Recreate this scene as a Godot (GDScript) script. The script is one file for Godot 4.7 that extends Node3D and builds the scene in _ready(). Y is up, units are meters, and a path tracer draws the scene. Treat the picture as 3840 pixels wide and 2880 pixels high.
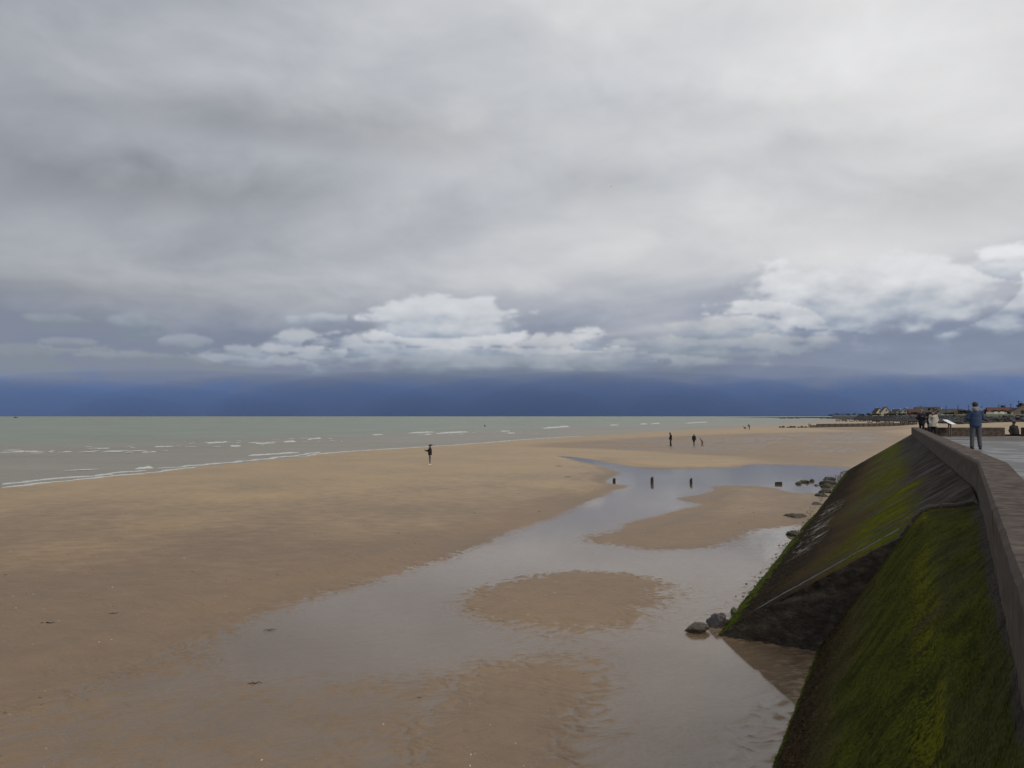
extends Node3D

# ------------------------------------------------------------------ tables: outlines on the beach, in metres (x, distance out along -z)
const WATER_MAIN := [26.7, 61.09, 23.91, 65.08, 20.92, 66.16, 19.74, 65.79, 18.41, 62.37, 14.2, 60.78, 10.94, 59.87, 9.56, 63.36, 8.58, 68.04, 7.25, 75.32, 4.71, 82.03, -0.41, 86.17, -6.06, 88.07, -11.39, 90.74, -11.02, 89.05, -5.95, 86.48, -0.41, 84.34, 4.12, 80.38, 5.32, 76.28, 6.51, 67.65, 7.4, 63.69, 7.75, 57.85, 7.84, 55.7, 6.79, 52.07, 5.82, 48.69, 5.97, 46.97, 7.15, 45.89, 6.35, 44.04, 5.72, 43.09, 4.62, 39.81, 2.76, 34.63, 1.56, 31.2, -0.1, 27.5, -0.7, 25.48, -1.49, 23.74, -1.93, 22.23, -2.58, 21.67, -2.96, 20.29, -3.59, 19.17, -4.07, 18.76, -4.47, 17.71, -4.91, 17.07, -5.26, 16.27, -5.39, 15.55, -5.51, 14.89, -5.71, 14.29, -5.72, 13.34, -6.11, 12.85, -6.4, 11.98, -6.67, 11.04, -7.16, 10.1, -5.49, 7.78, 3.62, 7.78, 3.01, 9.06, 3.61, 10.25, 4.27, 11.53, 5.33, 13.7, 5.57, 13.87, 4.79, 14.36, 3.96, 14.53, 3.84, 14.69, 4.32, 15.28, 6.85, 20.31, 10, 26.79, 12.37, 31.72, 18.78, 44.7, 25.32, 58.41]
const BAR_A := [11.7, 45.67, 13.07, 46.2, 14.04, 46.04, 14.81, 45.3, 14.83, 43.2, 14.79, 40.98, 15.29, 40.39, 16.48, 41.9, 16.84, 41.28, 15.17, 36.92, 13.42, 33.4, 12.67, 32.25, 12.67, 33.01, 11.86, 31.88, 11.09, 31.17, 10.35, 29.22, 9.5, 28.48, 8.74, 28.19, 7.66, 26.47, 6.97, 25.39, 6.45, 24.83, 5.75, 24.19, 5.17, 23.98, 4.86, 24.19, 4.29, 23.38, 3.83, 24.4, 3.31, 25.05, 3.23, 26.22, 3.71, 27.5, 4.47, 29.84, 5.36, 31.17, 6.31, 32.25, 7.8, 34.64, 9, 35.97, 8.85, 36.44, 8.26, 38.18, 8.09, 38.98, 8.9, 39.53, 10, 40.68, 11.17, 42.87]
const POOL_NOTCH := [12.8, 36.92, 13.36, 36.44, 14.07, 36.63, 13.59, 35.52, 12.99, 34.01, 12.82, 34.43, 12.83, 35.43]
const BAR_B := [-1.15, 17.46, -0.72, 18.29, -0.17, 19.07, 0.22, 19.78, 0.85, 20.23, 1.26, 20.69, 1.81, 20.77, 2.28, 20.69, 3.03, 20.38, 3.73, 20.23, 3.64, 19.21, 3.35, 18.17, 2.96, 16.91, 2.53, 16.2, 2.45, 15.82, 2.14, 15.19, 1.77, 15.02, 1.2, 15.19, 0.5, 15.19, 0.18, 15.54, -0.38, 15.54, -0.81, 16.1, -0.95, 16.81]
const BAR_B2 := [2.48, 26.95, 3.12, 27.51, 3.08, 26.42, 2.9, 25.41, 2.47, 24.04, 2.28, 24.48]
const BAR_C := [0.44, 13.39, 0.74, 13.25, 1.35, 13.19, 1.72, 13.25, 1.68, 12.94, 1.53, 12.4, 1.43, 12.02, 1.28, 11.71, 1.24, 11.32, 0.92, 11.09, 0.81, 10.91, 0.62, 8.45, -1.14, 8.45, -1.25, 10.37, -1.05, 11.71, -0.93, 12.46, -0.56, 12.81, -0.37, 13.06, 0.03, 13.13]
const FILM_1 := [0.18, 15.54, 2.14, 15.19, 1.88, 14.16, 1.72, 13.25, 0.44, 13.39, -0.19, 14.16]
const FILM_2 := [-5.71, 14.29, -4.44, 12.85, -3.29, 11.98, -2.58, 12.62, -1.11, 12.85, -0.96, 11.22, -0.94, 7.78, -5.49, 7.78, -7.27, 10.24, -6.4, 11.98]
const FAR_FILM := [6.47, 117.52, 20.88, 141.12, 37.96, 162.22, 54.3, 179.28, 72.06, 193.84, 100.23, 210.98, 77.43, 149.99, 40.59, 85.55, 27.26, 62.37, 24.17, 65.79, 22.19, 67.27, 22.84, 77.26, 18.92, 80.92, 17.06, 85.55, 13.63, 92.14, 9.46, 98.2, 2.1, 101.54]
const PUDDLE_1 := [34.76, 102.84, 38.75, 112.66, 42.05, 117.47, 41.28, 112.66, 36.71, 100.34, 34.24, 95.7, 31.79, 85.76, 29.52, 84.88, 30.72, 91.46]
const RIP_ZONE := [24.08, 77.7, 28.38, 84.02, 29.11, 79.19, 29.55, 76.27, 27.38, 67.55, 24.3, 64.4, 22.44, 66.46]
const FAR_STRIP := [97.09, 251.92, 114.3, 271.35, 139.15, 297.35, 157.92, 307.76, 129.25, 251.92, 102.26, 211.52, 93.79, 207.37, 94.53, 220.36, 97.53, 240.44]
const PUDDLE_2 := [4.42, 106.99, 9.54, 110.97, 15.77, 117.52, 17.84, 115.25, 14.37, 109.94, 8.75, 106.04]
const WATERLINE := [-32.47, 40.8, -30.89, 46.88, -30.25, 49.85, -29.41, 53, -28.42, 57.35, -27.5, 59.52, -26.59, 66.1, -24.25, 74.75, -22.5, 82.63, -21.9, 88.46, -17.62, 98.54, -13.79, 104.71, -8.53, 114.78, -4, 125.09, 0.19, 136.7, 5.76, 148.01, 11.13, 159.31, 16.18, 167.85, 33.59, 203.29, 56.83, 242.73, 91.26, 301.18, 157.56, 423.62]
const WAVES := [[-60.59, 91.77, -59.04, 93.67, -55.75, 92.54],
	[-54.77, 102.28, -54.02, 104.01],
	[-49.88, 108.05, -47.91, 110.19],
	[-43.8, 91.77, -42.84, 93.31],
	[-48.29, 122.06, -46.72, 128.34],
	[-40.25, 110.59, -39.4, 112.63],
	[-39.97, 120.38, -37.85, 124.04],
	[-37.85, 127.93, -36.81, 132.08],
	[-36.99, 139.61, -37.6, 151.74],
	[-30.76, 63.23, -30.08, 64.7],
	[-28.66, 84.03, -26.35, 88.91, -24.94, 91.57],
	[-31.45, 175.73, -29.7, 178.29],
	[-26.02, 192.32, -20.98, 208.74],
	[-18.83, 189.34, -11.72, 210.18],
	[-3.42, 216.12, -0.61, 221.21],
	[10.72, 268.33, 23.8, 317.08],
	[44.72, 353.83, 50.19, 364.38],
	[66.16, 400.21, 73.06, 420.9],
	[75.52, 420.9, 84.07, 443.85],
	[101.2, 452.06, 139.99, 552.26],
	[-49.23, 92.96, -47.72, 94.39],
	[-20.25, 178.29, -18.68, 180.93],
	[-1.32, 192.32, 0.67, 195.39]]
const SWASH := [[-32.19, 48.84, -31.78, 51.88, -30.43, 55.56, -29.26, 61.58],
	[-29.14, 64.1, -26.48, 71.02, -25.04, 77.17, -23.32, 85.63, -23.1, 93.31],
	[-30.75, 46.66, -30.11, 49.61, -29.27, 52.75, -28.29, 57.08, -27.37, 59.24, -26.47, 65.79],
	[-22.39, 82.25, -21.95, 88.67, -17.66, 98.78, -13.85, 105.1, -8.57, 115.3, -4.02, 125.77, 0.19, 137.56, 5.8, 149.08, 11.22, 160.61, 16.1, 167.07]]

# ------------------------------------------------------------------ small helpers
var rng := RandomNumberGenerator.new()
var names := {}


func P(x: float, y: float, d: float) -> Vector3:
	return Vector3(x, y, -d)


func noise(seed_: int, freq: float, octaves := 4, gain := 0.5) -> FastNoiseLite:
	var n := FastNoiseLite.new()
	n.noise_type = FastNoiseLite.TYPE_SIMPLEX_SMOOTH
	n.seed = seed_
	n.frequency = freq
	n.fractal_type = FastNoiseLite.FRACTAL_FBM if octaves > 1 else FastNoiseLite.FRACTAL_NONE
	n.fractal_octaves = octaves
	n.fractal_gain = gain
	return n


func srgb(r: float, g: float, b: float) -> Color:
	return Color(r, g, b).linear_to_srgb()


func numbered(called: String) -> String:
	var k: int = names.get(called, 0)
	names[called] = k + 1
	return called if k == 0 else "%s_%03d" % [called, k]


func tag(o: Node, label: String, category: String, group := "", kind := "") -> void:
	if label:
		o.set_meta("label", label)
	if category:
		o.set_meta("category", category)
	if group:
		o.set_meta("group", group)
	if kind:
		o.set_meta("kind", kind)


func thing(called: String, label: String, category: String, at := Vector3.ZERO, turn := 0.0, group := "") -> Node3D:
	var o := Node3D.new()
	o.name = numbered(called)
	add_child(o)
	o.position = at
	o.rotation.y = turn
	tag(o, label, category, group)
	return o


func part(called: String, m: Mesh, mat: Material, parent: Node) -> MeshInstance3D:
	var o := MeshInstance3D.new()
	o.mesh = m
	o.material_override = mat
	o.name = numbered(called) if parent == self else called
	parent.add_child(o, true)
	return o


func mat(c: Color, rough := 0.8, spec := 0.5) -> StandardMaterial3D:
	var m := StandardMaterial3D.new()
	m.albedo_color = c
	m.roughness = rough
	m.metallic_specular = spec
	return m


func tex(im: Image) -> ImageTexture:
	return ImageTexture.create_from_image(im)


# a mottled material that needs no uv: colour = base times a grain, with relief in centimetres
func mottled(a: Color, b: Color, metres: float, seed_: int, rough := 0.85, relief := 0.4, freq := 0.02) -> StandardMaterial3D:
	var m := mat(Color.WHITE, rough)
	var t := NoiseTexture2D.new()
	t.width = 256
	t.height = 256
	t.seamless = true
	t.noise = noise(seed_, freq, 5, 0.62)
	var g := Gradient.new()
	g.set_color(0, a)
	g.set_color(1, b)
	t.color_ramp = g
	m.albedo_texture = t
	m.uv1_triplanar = true
	m.uv1_world_triplanar = true
	m.uv1_scale = Vector3.ONE / metres
	if relief > 0.0:
		var h := NoiseTexture2D.new()
		h.width = 256
		h.height = 256
		h.seamless = true
		h.noise = noise(seed_ + 7, freq * 1.7, 5, 0.65)
		m.heightmap_enabled = true
		m.heightmap_texture = h
		m.heightmap_scale = relief
	return m


var grain_maps := []


# a plain colour with a shared grain and relief, for cloth and far house walls
func grained(c: Color, metres: float, rough := 0.9, relief := 0.0, in_world := true) -> StandardMaterial3D:
	if grain_maps.is_empty():
		for k in 2:
			var t := NoiseTexture2D.new()
			t.width = 256
			t.height = 256
			t.seamless = true
			t.noise = noise(301 + k, 0.03, 5, 0.62)
			if k == 0:
				var g := Gradient.new()
				g.set_color(0, Color(0.80, 0.80, 0.80))
				g.set_color(1, Color.WHITE)
				t.color_ramp = g
			grain_maps.append(t)
	var m := mat(c, rough)
	m.albedo_texture = grain_maps[0]
	m.uv1_triplanar = true
	m.uv1_world_triplanar = in_world
	m.uv1_scale = Vector3.ONE / metres
	if relief > 0.0:
		m.heightmap_enabled = true
		m.heightmap_texture = grain_maps[1]
		m.heightmap_scale = relief
	return m


# ------------------------------------------------------------------ mesh builder
class MB:
	var v := PackedVector3Array()
	var n := PackedVector3Array()
	var c := PackedColorArray()
	var uv := PackedVector2Array()
	var i := PackedInt32Array()

	func tri(a: Vector3, b: Vector3, d: Vector3, col := Color.WHITE) -> void:
		var nn := (b - a).cross(d - a).normalized()   # counter-clockwise seen from outside
		var k := v.size()
		v.append_array([a, b, d])
		n.append_array([nn, nn, nn])
		c.append_array([col, col, col])
		i.append_array([k, k + 2, k + 1])

	func quad(a: Vector3, b: Vector3, d: Vector3, e: Vector3, col := Color.WHITE) -> void:
		var nn := (b - a).cross(e - a)
		if nn.length_squared() < 1e-12:
			nn = (d - b).cross(e - b)
		nn = nn.normalized()
		var k := v.size()
		v.append_array([a, b, d, e])
		n.append_array([nn, nn, nn, nn])
		c.append_array([col, col, col, col])
		i.append_array([k, k + 2, k + 1, k, k + 3, k + 2])

	# a box with chamfered edges in the frame t; s = full size
	func box(t: Transform3D, s: Vector3, ch := 0.0, col := Color.WHITE) -> void:
		var h := s * 0.5
		ch = minf(ch, minf(h.x, minf(h.y, h.z)) * 0.6)
		for ax in 3:
			var bx := (ax + 1) % 3
			var cx := (ax + 2) % 3
			for sg in [-1.0, 1.0]:
				var q := []
				for k in [[-1, -1], [1, -1], [1, 1], [-1, 1]]:
					var p := Vector3.ZERO
					p[ax] = sg * h[ax]
					p[bx] = k[0] * (h[bx] - ch)
					p[cx] = k[1] * (h[cx] - ch)
					q.append(t * p)
				if sg > 0:
					quad(q[0], q[1], q[2], q[3], col)
				else:
					quad(q[3], q[2], q[1], q[0], col)
		if ch <= 0.0:
			return
		for ax in 3:
			var bx := (ax + 1) % 3
			var cx := (ax + 2) % 3
			for sb in [-1.0, 1.0]:
				for sc in [-1.0, 1.0]:
					var q := []
					for e in [[-1.0, 0], [1.0, 0], [1.0, 1], [-1.0, 1]]:
						var p := Vector3.ZERO
						p[ax] = e[0] * (h[ax] - ch)
						p[bx] = sb * (h[bx] - (0.0 if e[1] == 0 else ch))
						p[cx] = sc * (h[cx] - (ch if e[1] == 0 else 0.0))
						q.append(t * p)
					if sb * sc > 0:
						quad(q[0], q[1], q[2], q[3], col)
					else:
						quad(q[3], q[2], q[1], q[0], col)
		for sx in [-1.0, 1.0]:
			for sy in [-1.0, 1.0]:
				for sz in [-1.0, 1.0]:
					var a := t * Vector3(sx * h.x, sy * (h.y - ch), sz * (h.z - ch))
					var b := t * Vector3(sx * (h.x - ch), sy * h.y, sz * (h.z - ch))
					var d := t * Vector3(sx * (h.x - ch), sy * (h.y - ch), sz * h.z)
					if sx * sy * sz > 0:
						tri(a, b, d, col)
					else:
						tri(a, d, b, col)

	# a smooth tube through points with radii
	func tube(pts: Array, radii: Array, sides := 10, cap := true, col := Color.WHITE) -> void:
		var k0 := v.size()
		var m := pts.size()
		var ref := Vector3(0.31, 0.11, 0.94).normalized()
		for a in m:
			var dir: Vector3 = (pts[mini(a + 1, m - 1)] - pts[maxi(a - 1, 0)]).normalized()
			var x := dir.cross(ref).normalized()
			var y := dir.cross(x).normalized()
			for s in sides:
				var f := TAU * s / sides
				var o := x * cos(f) + y * sin(f)
				v.append(pts[a] + o * float(radii[a]))
				n.append(o)
				c.append(col)
		for a in m - 1:
			for s in sides:
				var p := k0 + a * sides + s
				var q := k0 + a * sides + (s + 1) % sides
				i.append_array([p, p + sides, q, q, p + sides, q + sides])
		if cap:
			for e in [0, m - 1]:
				var dir: Vector3 = (pts[e] - pts[1 if e == 0 else m - 2]).normalized()
				var kc := v.size()
				v.append(pts[e])
				n.append(dir)
				c.append(col)
				for s in sides:
					v.append(v[k0 + e * sides + s])
					n.append(dir)
					c.append(col)
				for s in sides:
					if e == 0:
						i.append_array([kc, kc + 1 + s, kc + 1 + (s + 1) % sides])
					else:
						i.append_array([kc, kc + 1 + (s + 1) % sides, kc + 1 + s])

	# a grid of rows x cols already filled from index k0; smooth normals pointing to the side of `up`
	func grid(pts: PackedVector3Array, cols: int, up: Vector3, uvs := PackedVector2Array(), tint := PackedColorArray(), wrap := false) -> void:
		var k0 := v.size()
		var rows := pts.size() / cols
		var ns := PackedVector3Array()
		ns.resize(pts.size())
		var flip := 1.0
		var mid := (rows / 2) * cols + cols / 2
		if rows > 1:
			var mr := clampi(rows / 2, 1, rows - 1)
			var mc := clampi(cols / 2, 1, cols - 1)
			mid = mr * cols + mc
			var t0 := (pts[mid] - pts[mid - 1]).cross(pts[mid] - pts[mid - cols])
			flip = 1.0 if t0.dot(up) > 0 else -1.0
		for r in rows:
			var ra := maxi(r - 1, 0) * cols
			var rb := mini(r + 1, rows - 1) * cols
			for q in cols:
				var qa := (q - 1 + cols) % cols if wrap else maxi(q - 1, 0)
				var qb := (q + 1) % cols if wrap else mini(q + 1, cols - 1)
				ns[r * cols + q] = ((pts[r * cols + qb] - pts[r * cols + qa]).cross(pts[rb + q] - pts[ra + q]) * flip).normalized()
		v.append_array(pts)
		n.append_array(ns)
		if uvs.size():
			uv.append_array(uvs)
		if tint.size():
			c.append_array(tint)
		else:
			var w := PackedColorArray()
			w.resize(pts.size())
			w.fill(Color.WHITE)
			c.append_array(w)
		var last := cols if wrap else cols - 1
		for r in rows - 1:
			for q in last:
				var a := k0 + r * cols + q
				var b := k0 + r * cols + (q + 1) % cols
				if flip > 0:
					i.append_array([a, a + cols, b, b, a + cols, b + cols])
				else:
					i.append_array([a, b, a + cols, b, b + cols, a + cols])

	func mesh() -> ArrayMesh:
		var a := []
		a.resize(Mesh.ARRAY_MAX)
		a[Mesh.ARRAY_VERTEX] = v
		a[Mesh.ARRAY_NORMAL] = n
		a[Mesh.ARRAY_COLOR] = c
		if uv.size() == v.size():
			a[Mesh.ARRAY_TEX_UV] = uv
		a[Mesh.ARRAY_INDEX] = i
		var m := ArrayMesh.new()
		m.add_surface_from_arrays(Mesh.PRIMITIVE_TRIANGLES, a)
		return m


# ------------------------------------------------------------------ sky: overcast stratus, a cumulus bank low over the sea
# each: azimuth, elevation, half width, half height (degrees), brightness of the sunlit top
const CUMULUS := [
	-3.0, 4.0, 12.0, 0.95, 0.43, 9.0, 4.1, 9.0, 0.85, 0.42, 15.0, 5.0, 9.0, 1.0, 0.46,
	-5.0, 7.0, 5.8, 1.8, 0.66, -3.0, 5.15, 10.0, 1.15, 0.57, 3.5, 4.5, 9.0, 0.9, 0.47, -11.5, 5.3, 6.0, 1.1, 0.51,
	-13.2, 6.9, 3.1, 0.45, 0.5, 5.75, 5.7, 1.6, 0.95, 0.64, -16.0, 4.4, 5.5, 0.75, 0.43, -22.9, 5.0, 1.9, 0.55, 0.38,
	-25.7, 6.1, 1.8, 0.95, 0.37, -30.5, 6.0, 1.9, 0.55, 0.33, -30.0, 4.7, 1.5, 0.35, 0.33, -21.0, 3.8, 8.0, 0.6, 0.33,
	-31.0, 3.7, 5.0, 0.8, 0.30, 15.2, 6.1, 4.2, 1.0, 0.52, 12.5, 5.2, 4.5, 0.8, 0.47, 23.8, 8.4, 8.0, 2.4, 0.72,
	30.5, 8.1, 6.5, 2.3, 0.74, 33.0, 9.6, 2.6, 1.0, 0.78, 17.8, 5.4, 2.2, 0.65, 0.52, 19.0, 7.0, 5.0, 1.6, 0.62]
# soft darker and lighter drifts in the stratus
const DRIFTS := [
	-17.0, 20.5, 11.0, 2.2, -0.085, -7.0, 20.2, 6.0, 1.6, -0.07, -24.5, 15.0, 10.0, 1.3, -0.075, 30.0, 13.8, 7.0, 2.0, -0.11,
	21.0, 18.2, 3.8, 1.0, -0.07, 27.0, 17.5, 2.6, 1.0, -0.05, 27.0, 8.6, 1.0, 0.5, -0.17, -22.0, 18.0, 9.0, 0.9, 0.05,
	-31.0, 26.0, 4.0, 1.6, 0.05, 12.0, 23.0, 12.0, 2.4, 0.05, 16.0, 21.2, 11.0, 1.2, -0.05, -28.0, 8.8, 9.0, 1.3, -0.06, 10.0, 13.0, 8.0, 2.0, -0.03, 6.5, 16.5, 3.5, 1.6, -0.06]


func sky_texture() -> ImageTexture:
	var w := 3072
	var h := 1536
	var strat := noise(11, 0.75, 6, 0.56)
	var warp := noise(12, 0.9, 3, 0.5)
	var lumps := noise(15, 1.0, 6, 0.58)
	var puff := noise(13, 2.2, 6, 0.56)
	var wisp := noise(14, 1.0, 5, 0.55)
	# more of the same bank all round, so that the sky goes on outside the frame as it does inside
	var blobs := CUMULUS.duplicate()
	rng.seed = 5
	for k in 46:
		var az := 40.0 + k * (280.0 / 46.0) + rng.randf_range(-3.0, 3.0)
		var bright: float = 0.53 + 0.15 * cos(deg_to_rad(az - 75.0))
		blobs.append_array([az if az <= 180.0 else az - 360.0, rng.randf_range(4.0, 8.0), rng.randf_range(3.0, 8.0), rng.randf_range(0.6, 2.2), bright])
	var out := PackedByteArray()
	out.resize(w * h * 3)
	var bins := []          # which blobs can reach each 4-degree sector
	for s in 90:
		var here := []
		for k in range(0, blobs.size(), 5):
			if absf(wrapf(s * 4.0 - 178.0 - blobs[k], -180.0, 180.0)) < blobs[k + 2] * 1.5 + 4.0:
				here.append(k)
		bins.append(here)
	for y in h:
		var el := 90.0 - (y + 0.5) / h * 180.0
		if el < -0.6:
			var at := y * w * 3
			for x in w:
				out[at] = 120
				out[at + 1] = 118
				out[at + 2] = 112
				at += 3
			continue
		var high := el > 40.0
		var step := 4 if high else 1
		if high and y % 2 == 1:
			for b in w * 3:
				out[y * w * 3 + b] = out[(y - 1) * w * 3 + b]
			continue
		var ce := cos(deg_to_rad(el))
		var se := sin(deg_to_rad(el))
		var flat := 1.0 / (maxf(se, 0.0) + 0.26)
		for x in range(0, w, step):
			var az := wrapf((x + 0.5) / w * 360.0, -180.0, 180.0)
			var sa := sin(deg_to_rad(az))
			var ca := cos(deg_to_rad(az))
			var px := sa * ce * flat
			var pz := ca * ce * flat
			var wx := warp.get_noise_2d(px, pz)
			var n := 0.75 * strat.get_noise_2d(px + wx * 0.35, pz * 1.3 - wx * 0.3) + 0.55 * lumps.get_noise_3d(sa * ce * 3.4 + wx * 0.2, se * 6.5, ca * ce * 3.4)
			var a := smoothstep(-0.5, 0.78, cos(deg_to_rad(az - 75.0)))
			var lum := lerpf(0.365, 0.70, a) * (1.0 + n * (0.42 - 0.20 * a))
			var r := 0.0
			var g := 0.0
			var b := 0.0
			if el < 34.0:
				for k in range(0, DRIFTS.size(), 5):
					var dx: float = (az - DRIFTS[k] + wx * 3.0) / DRIFTS[k + 2]
					var dy: float = (el - DRIFTS[k + 1] + n * 1.6) / DRIFTS[k + 3]
					var q := dx * dx + dy * dy
					if q < 6.0:
						lum += DRIFTS[k + 4] * exp(-q * 0.9)
			var cool := clampf(0.130 - 0.115 * a - n * 0.06, 0.01, 0.18)
			r = lum * (1.0 - cool)
			g = lum * (1.0 - cool * 0.52)
			b = lum * (1.0 + cool * 0.35)
			if el < 12.0:
				var p1 := puff.get_noise_3d(sa * 7.5, el * 0.30, ca * 7.5)
				var p2 := wisp.get_noise_3d(sa * 9.0, el * 0.62, ca * 9.0)
				# under the stratus deck: lavender shade, then the slate blue of rain down to the horizon
				var low := 1.0 - smoothstep(3.8, 9.6, el + n * 2.4 - 1.6 * a)
				var lv := 0.92 + 0.22 * a + p2 * 0.18
				r = lerpf(r, 0.205 * lv, low)
				g = lerpf(g, 0.240 * lv, low)
				b = lerpf(b, 0.325 * lv, low)
				var rain := 1.0 - smoothstep(1.5, 3.0, el + p2 * 0.7 + p1 * 0.4)
				r = lerpf(r, 0.14, rain)
				g = lerpf(g, 0.225, rain)
				b = lerpf(b, 0.45, rain)
				var dens := -1.0
				var top := 0.0
				var shade := 0.0
				for k in bins[int((az + 180.0) / 4.0) % 90]:
					var dx: float = wrapf(az - blobs[k], -180.0, 180.0) / blobs[k + 2]
					var dy: float = (el - blobs[k + 1]) / blobs[k + 3]
					if dy < 0.0:
						dy *= 0.8
					var d2 := 1.0 - dx * dx - dy * dy
					if d2 > -0.9:
						if d2 + 0.5 > dens:
							top = maxf(top * 0.98, blobs[k + 4]) if dens > 0.2 else blobs[k + 4]
							shade = dy
						dens = maxf(dens, d2 + 0.5) if dens < 0.0 else dens + maxf(0.0, d2) * 0.5
				dens += p1 * 1.15 + p2 * 0.45 - 0.26
				if dens > -0.05:
					var m := 0.94 * smoothstep(-0.05, 0.5 if shade > 0.15 else 0.95, dens) * smoothstep(2.1, 3.4, el + p1 * 0.7)
					var lit := smoothstep(-1.5, 0.75, shade + p1 * 0.6 + p2 * 0.35)
					var l := lerpf(top * 0.5, top, lit) * (1.0 + 0.10 * p1)
					var bl := 0.09 * (1.0 - lit) + 0.04 * (1.0 - a) + 0.07 * (1.0 - smoothstep(0.36, 0.6, l))
					r = lerpf(r, l * (0.975 - bl * 1.3), m)
					g = lerpf(g, l * (0.99 - bl * 0.4), m)
					b = lerpf(b, l * (1.015 + bl * 0.9), m)
			var at := (y * w + x) * 3
			# sRGB bytes
			var br := int(255.0 * pow(clampf(r, 0.0, 1.0), 0.4545) + 0.5)
			var bg := int(255.0 * pow(clampf(g, 0.0, 1.0), 0.4545) + 0.5)
			var bb := int(255.0 * pow(clampf(b, 0.0, 1.0), 0.4545) + 0.5)
			for s in step:
				out[at] = br
				out[at + 1] = bg
				out[at + 2] = bb
				at += 3
	var im := Image.create_from_data(w, h, false, Image.FORMAT_RGB8, out)
	return tex(im)


func light_and_camera() -> void:
	var cam := Camera3D.new()
	cam.name = "camera"
	cam.position = Vector3(0, 4.1, 0)
	cam.rotation.x = atan(120.5 / 2900.0)
	cam.fov = rad_to_deg(2.0 * atan(1440.0 / 2900.0))
	cam.near = 0.1
	cam.far = 60000.0
	cam.current = true
	add_child(cam)
	var pano := PanoramaSkyMaterial.new()
	pano.panorama = sky_texture()
	var sky := Sky.new()
	sky.sky_material = pano
	var e := Environment.new()
	e.background_mode = Environment.BG_SKY
	e.sky = sky
	e.tonemap_mode = Environment.TONE_MAPPER_LINEAR
	e.tonemap_exposure = 1.0
	e.volumetric_fog_enabled = true
	e.volumetric_fog_density = 0.0
	e.sdfgi_enabled = true
	e.ssao_enabled = true
	e.ssil_enabled = true
	var we := WorldEnvironment.new()
	we.name = "environment"
	we.environment = e
	add_child(we)
	# the sun behind a thick deck: a broad soft patch high behind the camera
	var sun := DirectionalLight3D.new()
	sun.name = "sun"
	sun.light_energy = 0.44
	sun.light_color = Color(1.0, 0.965, 0.91)
	sun.light_angular_distance = 22.0
	sun.shadow_enabled = true
	sun.basis = Basis.looking_at(Vector3(-0.45, -0.62, -0.62))
	add_child(sun)


# the rain that darkens the horizon: wide, low banks of rainy air far out over the sea
func rain_banks() -> void:
	# azimuth, distance, width, height of the top, depth (m), density
	var banks := [[-46.0, 17000.0, 15000.0, 800.0, 5000.0, 0.000077], [-33.0, 16500.0, 11000.0, 690.0, 5000.0, 0.000086], [-22.0, 17500.0, 12000.0, 960.0, 6000.0, 0.000086],
		[-11.0, 16000.0, 11000.0, 900.0, 5000.0, 0.000112], [-2.0, 17000.0, 12000.0, 1080.0, 6000.0, 0.000112], [7.0, 15500.0, 10000.0, 900.0, 5000.0, 0.000120],
		[15.0, 17500.0, 12000.0, 1120.0, 6000.0, 0.000095], [25.0, 16500.0, 11000.0, 800.0, 5000.0, 0.000086], [38.0, 18000.0, 15000.0, 960.0, 6000.0, 0.000069]]
	var order := ["first", "second", "third", "fourth", "fifth", "sixth", "seventh", "eighth", "ninth"]
	for k in banks.size():
		var q: Array = banks[k]
		var f := FogVolume.new()
		f.name = numbered("rain_cloud")
		f.shape = RenderingServer.FOG_VOLUME_SHAPE_ELLIPSOID
		f.size = Vector3(q[2], q[3] * 2.0, q[4])
		var m := FogMaterial.new()
		m.density = q[5]
		m.albedo = Color(0.48, 0.58, 0.78)
		f.material = m
		add_child(f)
		var az := deg_to_rad(q[0])
		f.position = Vector3(sin(az) * q[1], 0.0, -cos(az) * q[1])
		f.rotation.y = -az
		tag(f, "slate blue rain bank over the horizon, %s from the picture's left" % order[k], "rain cloud", "rain banks along the horizon")


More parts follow.
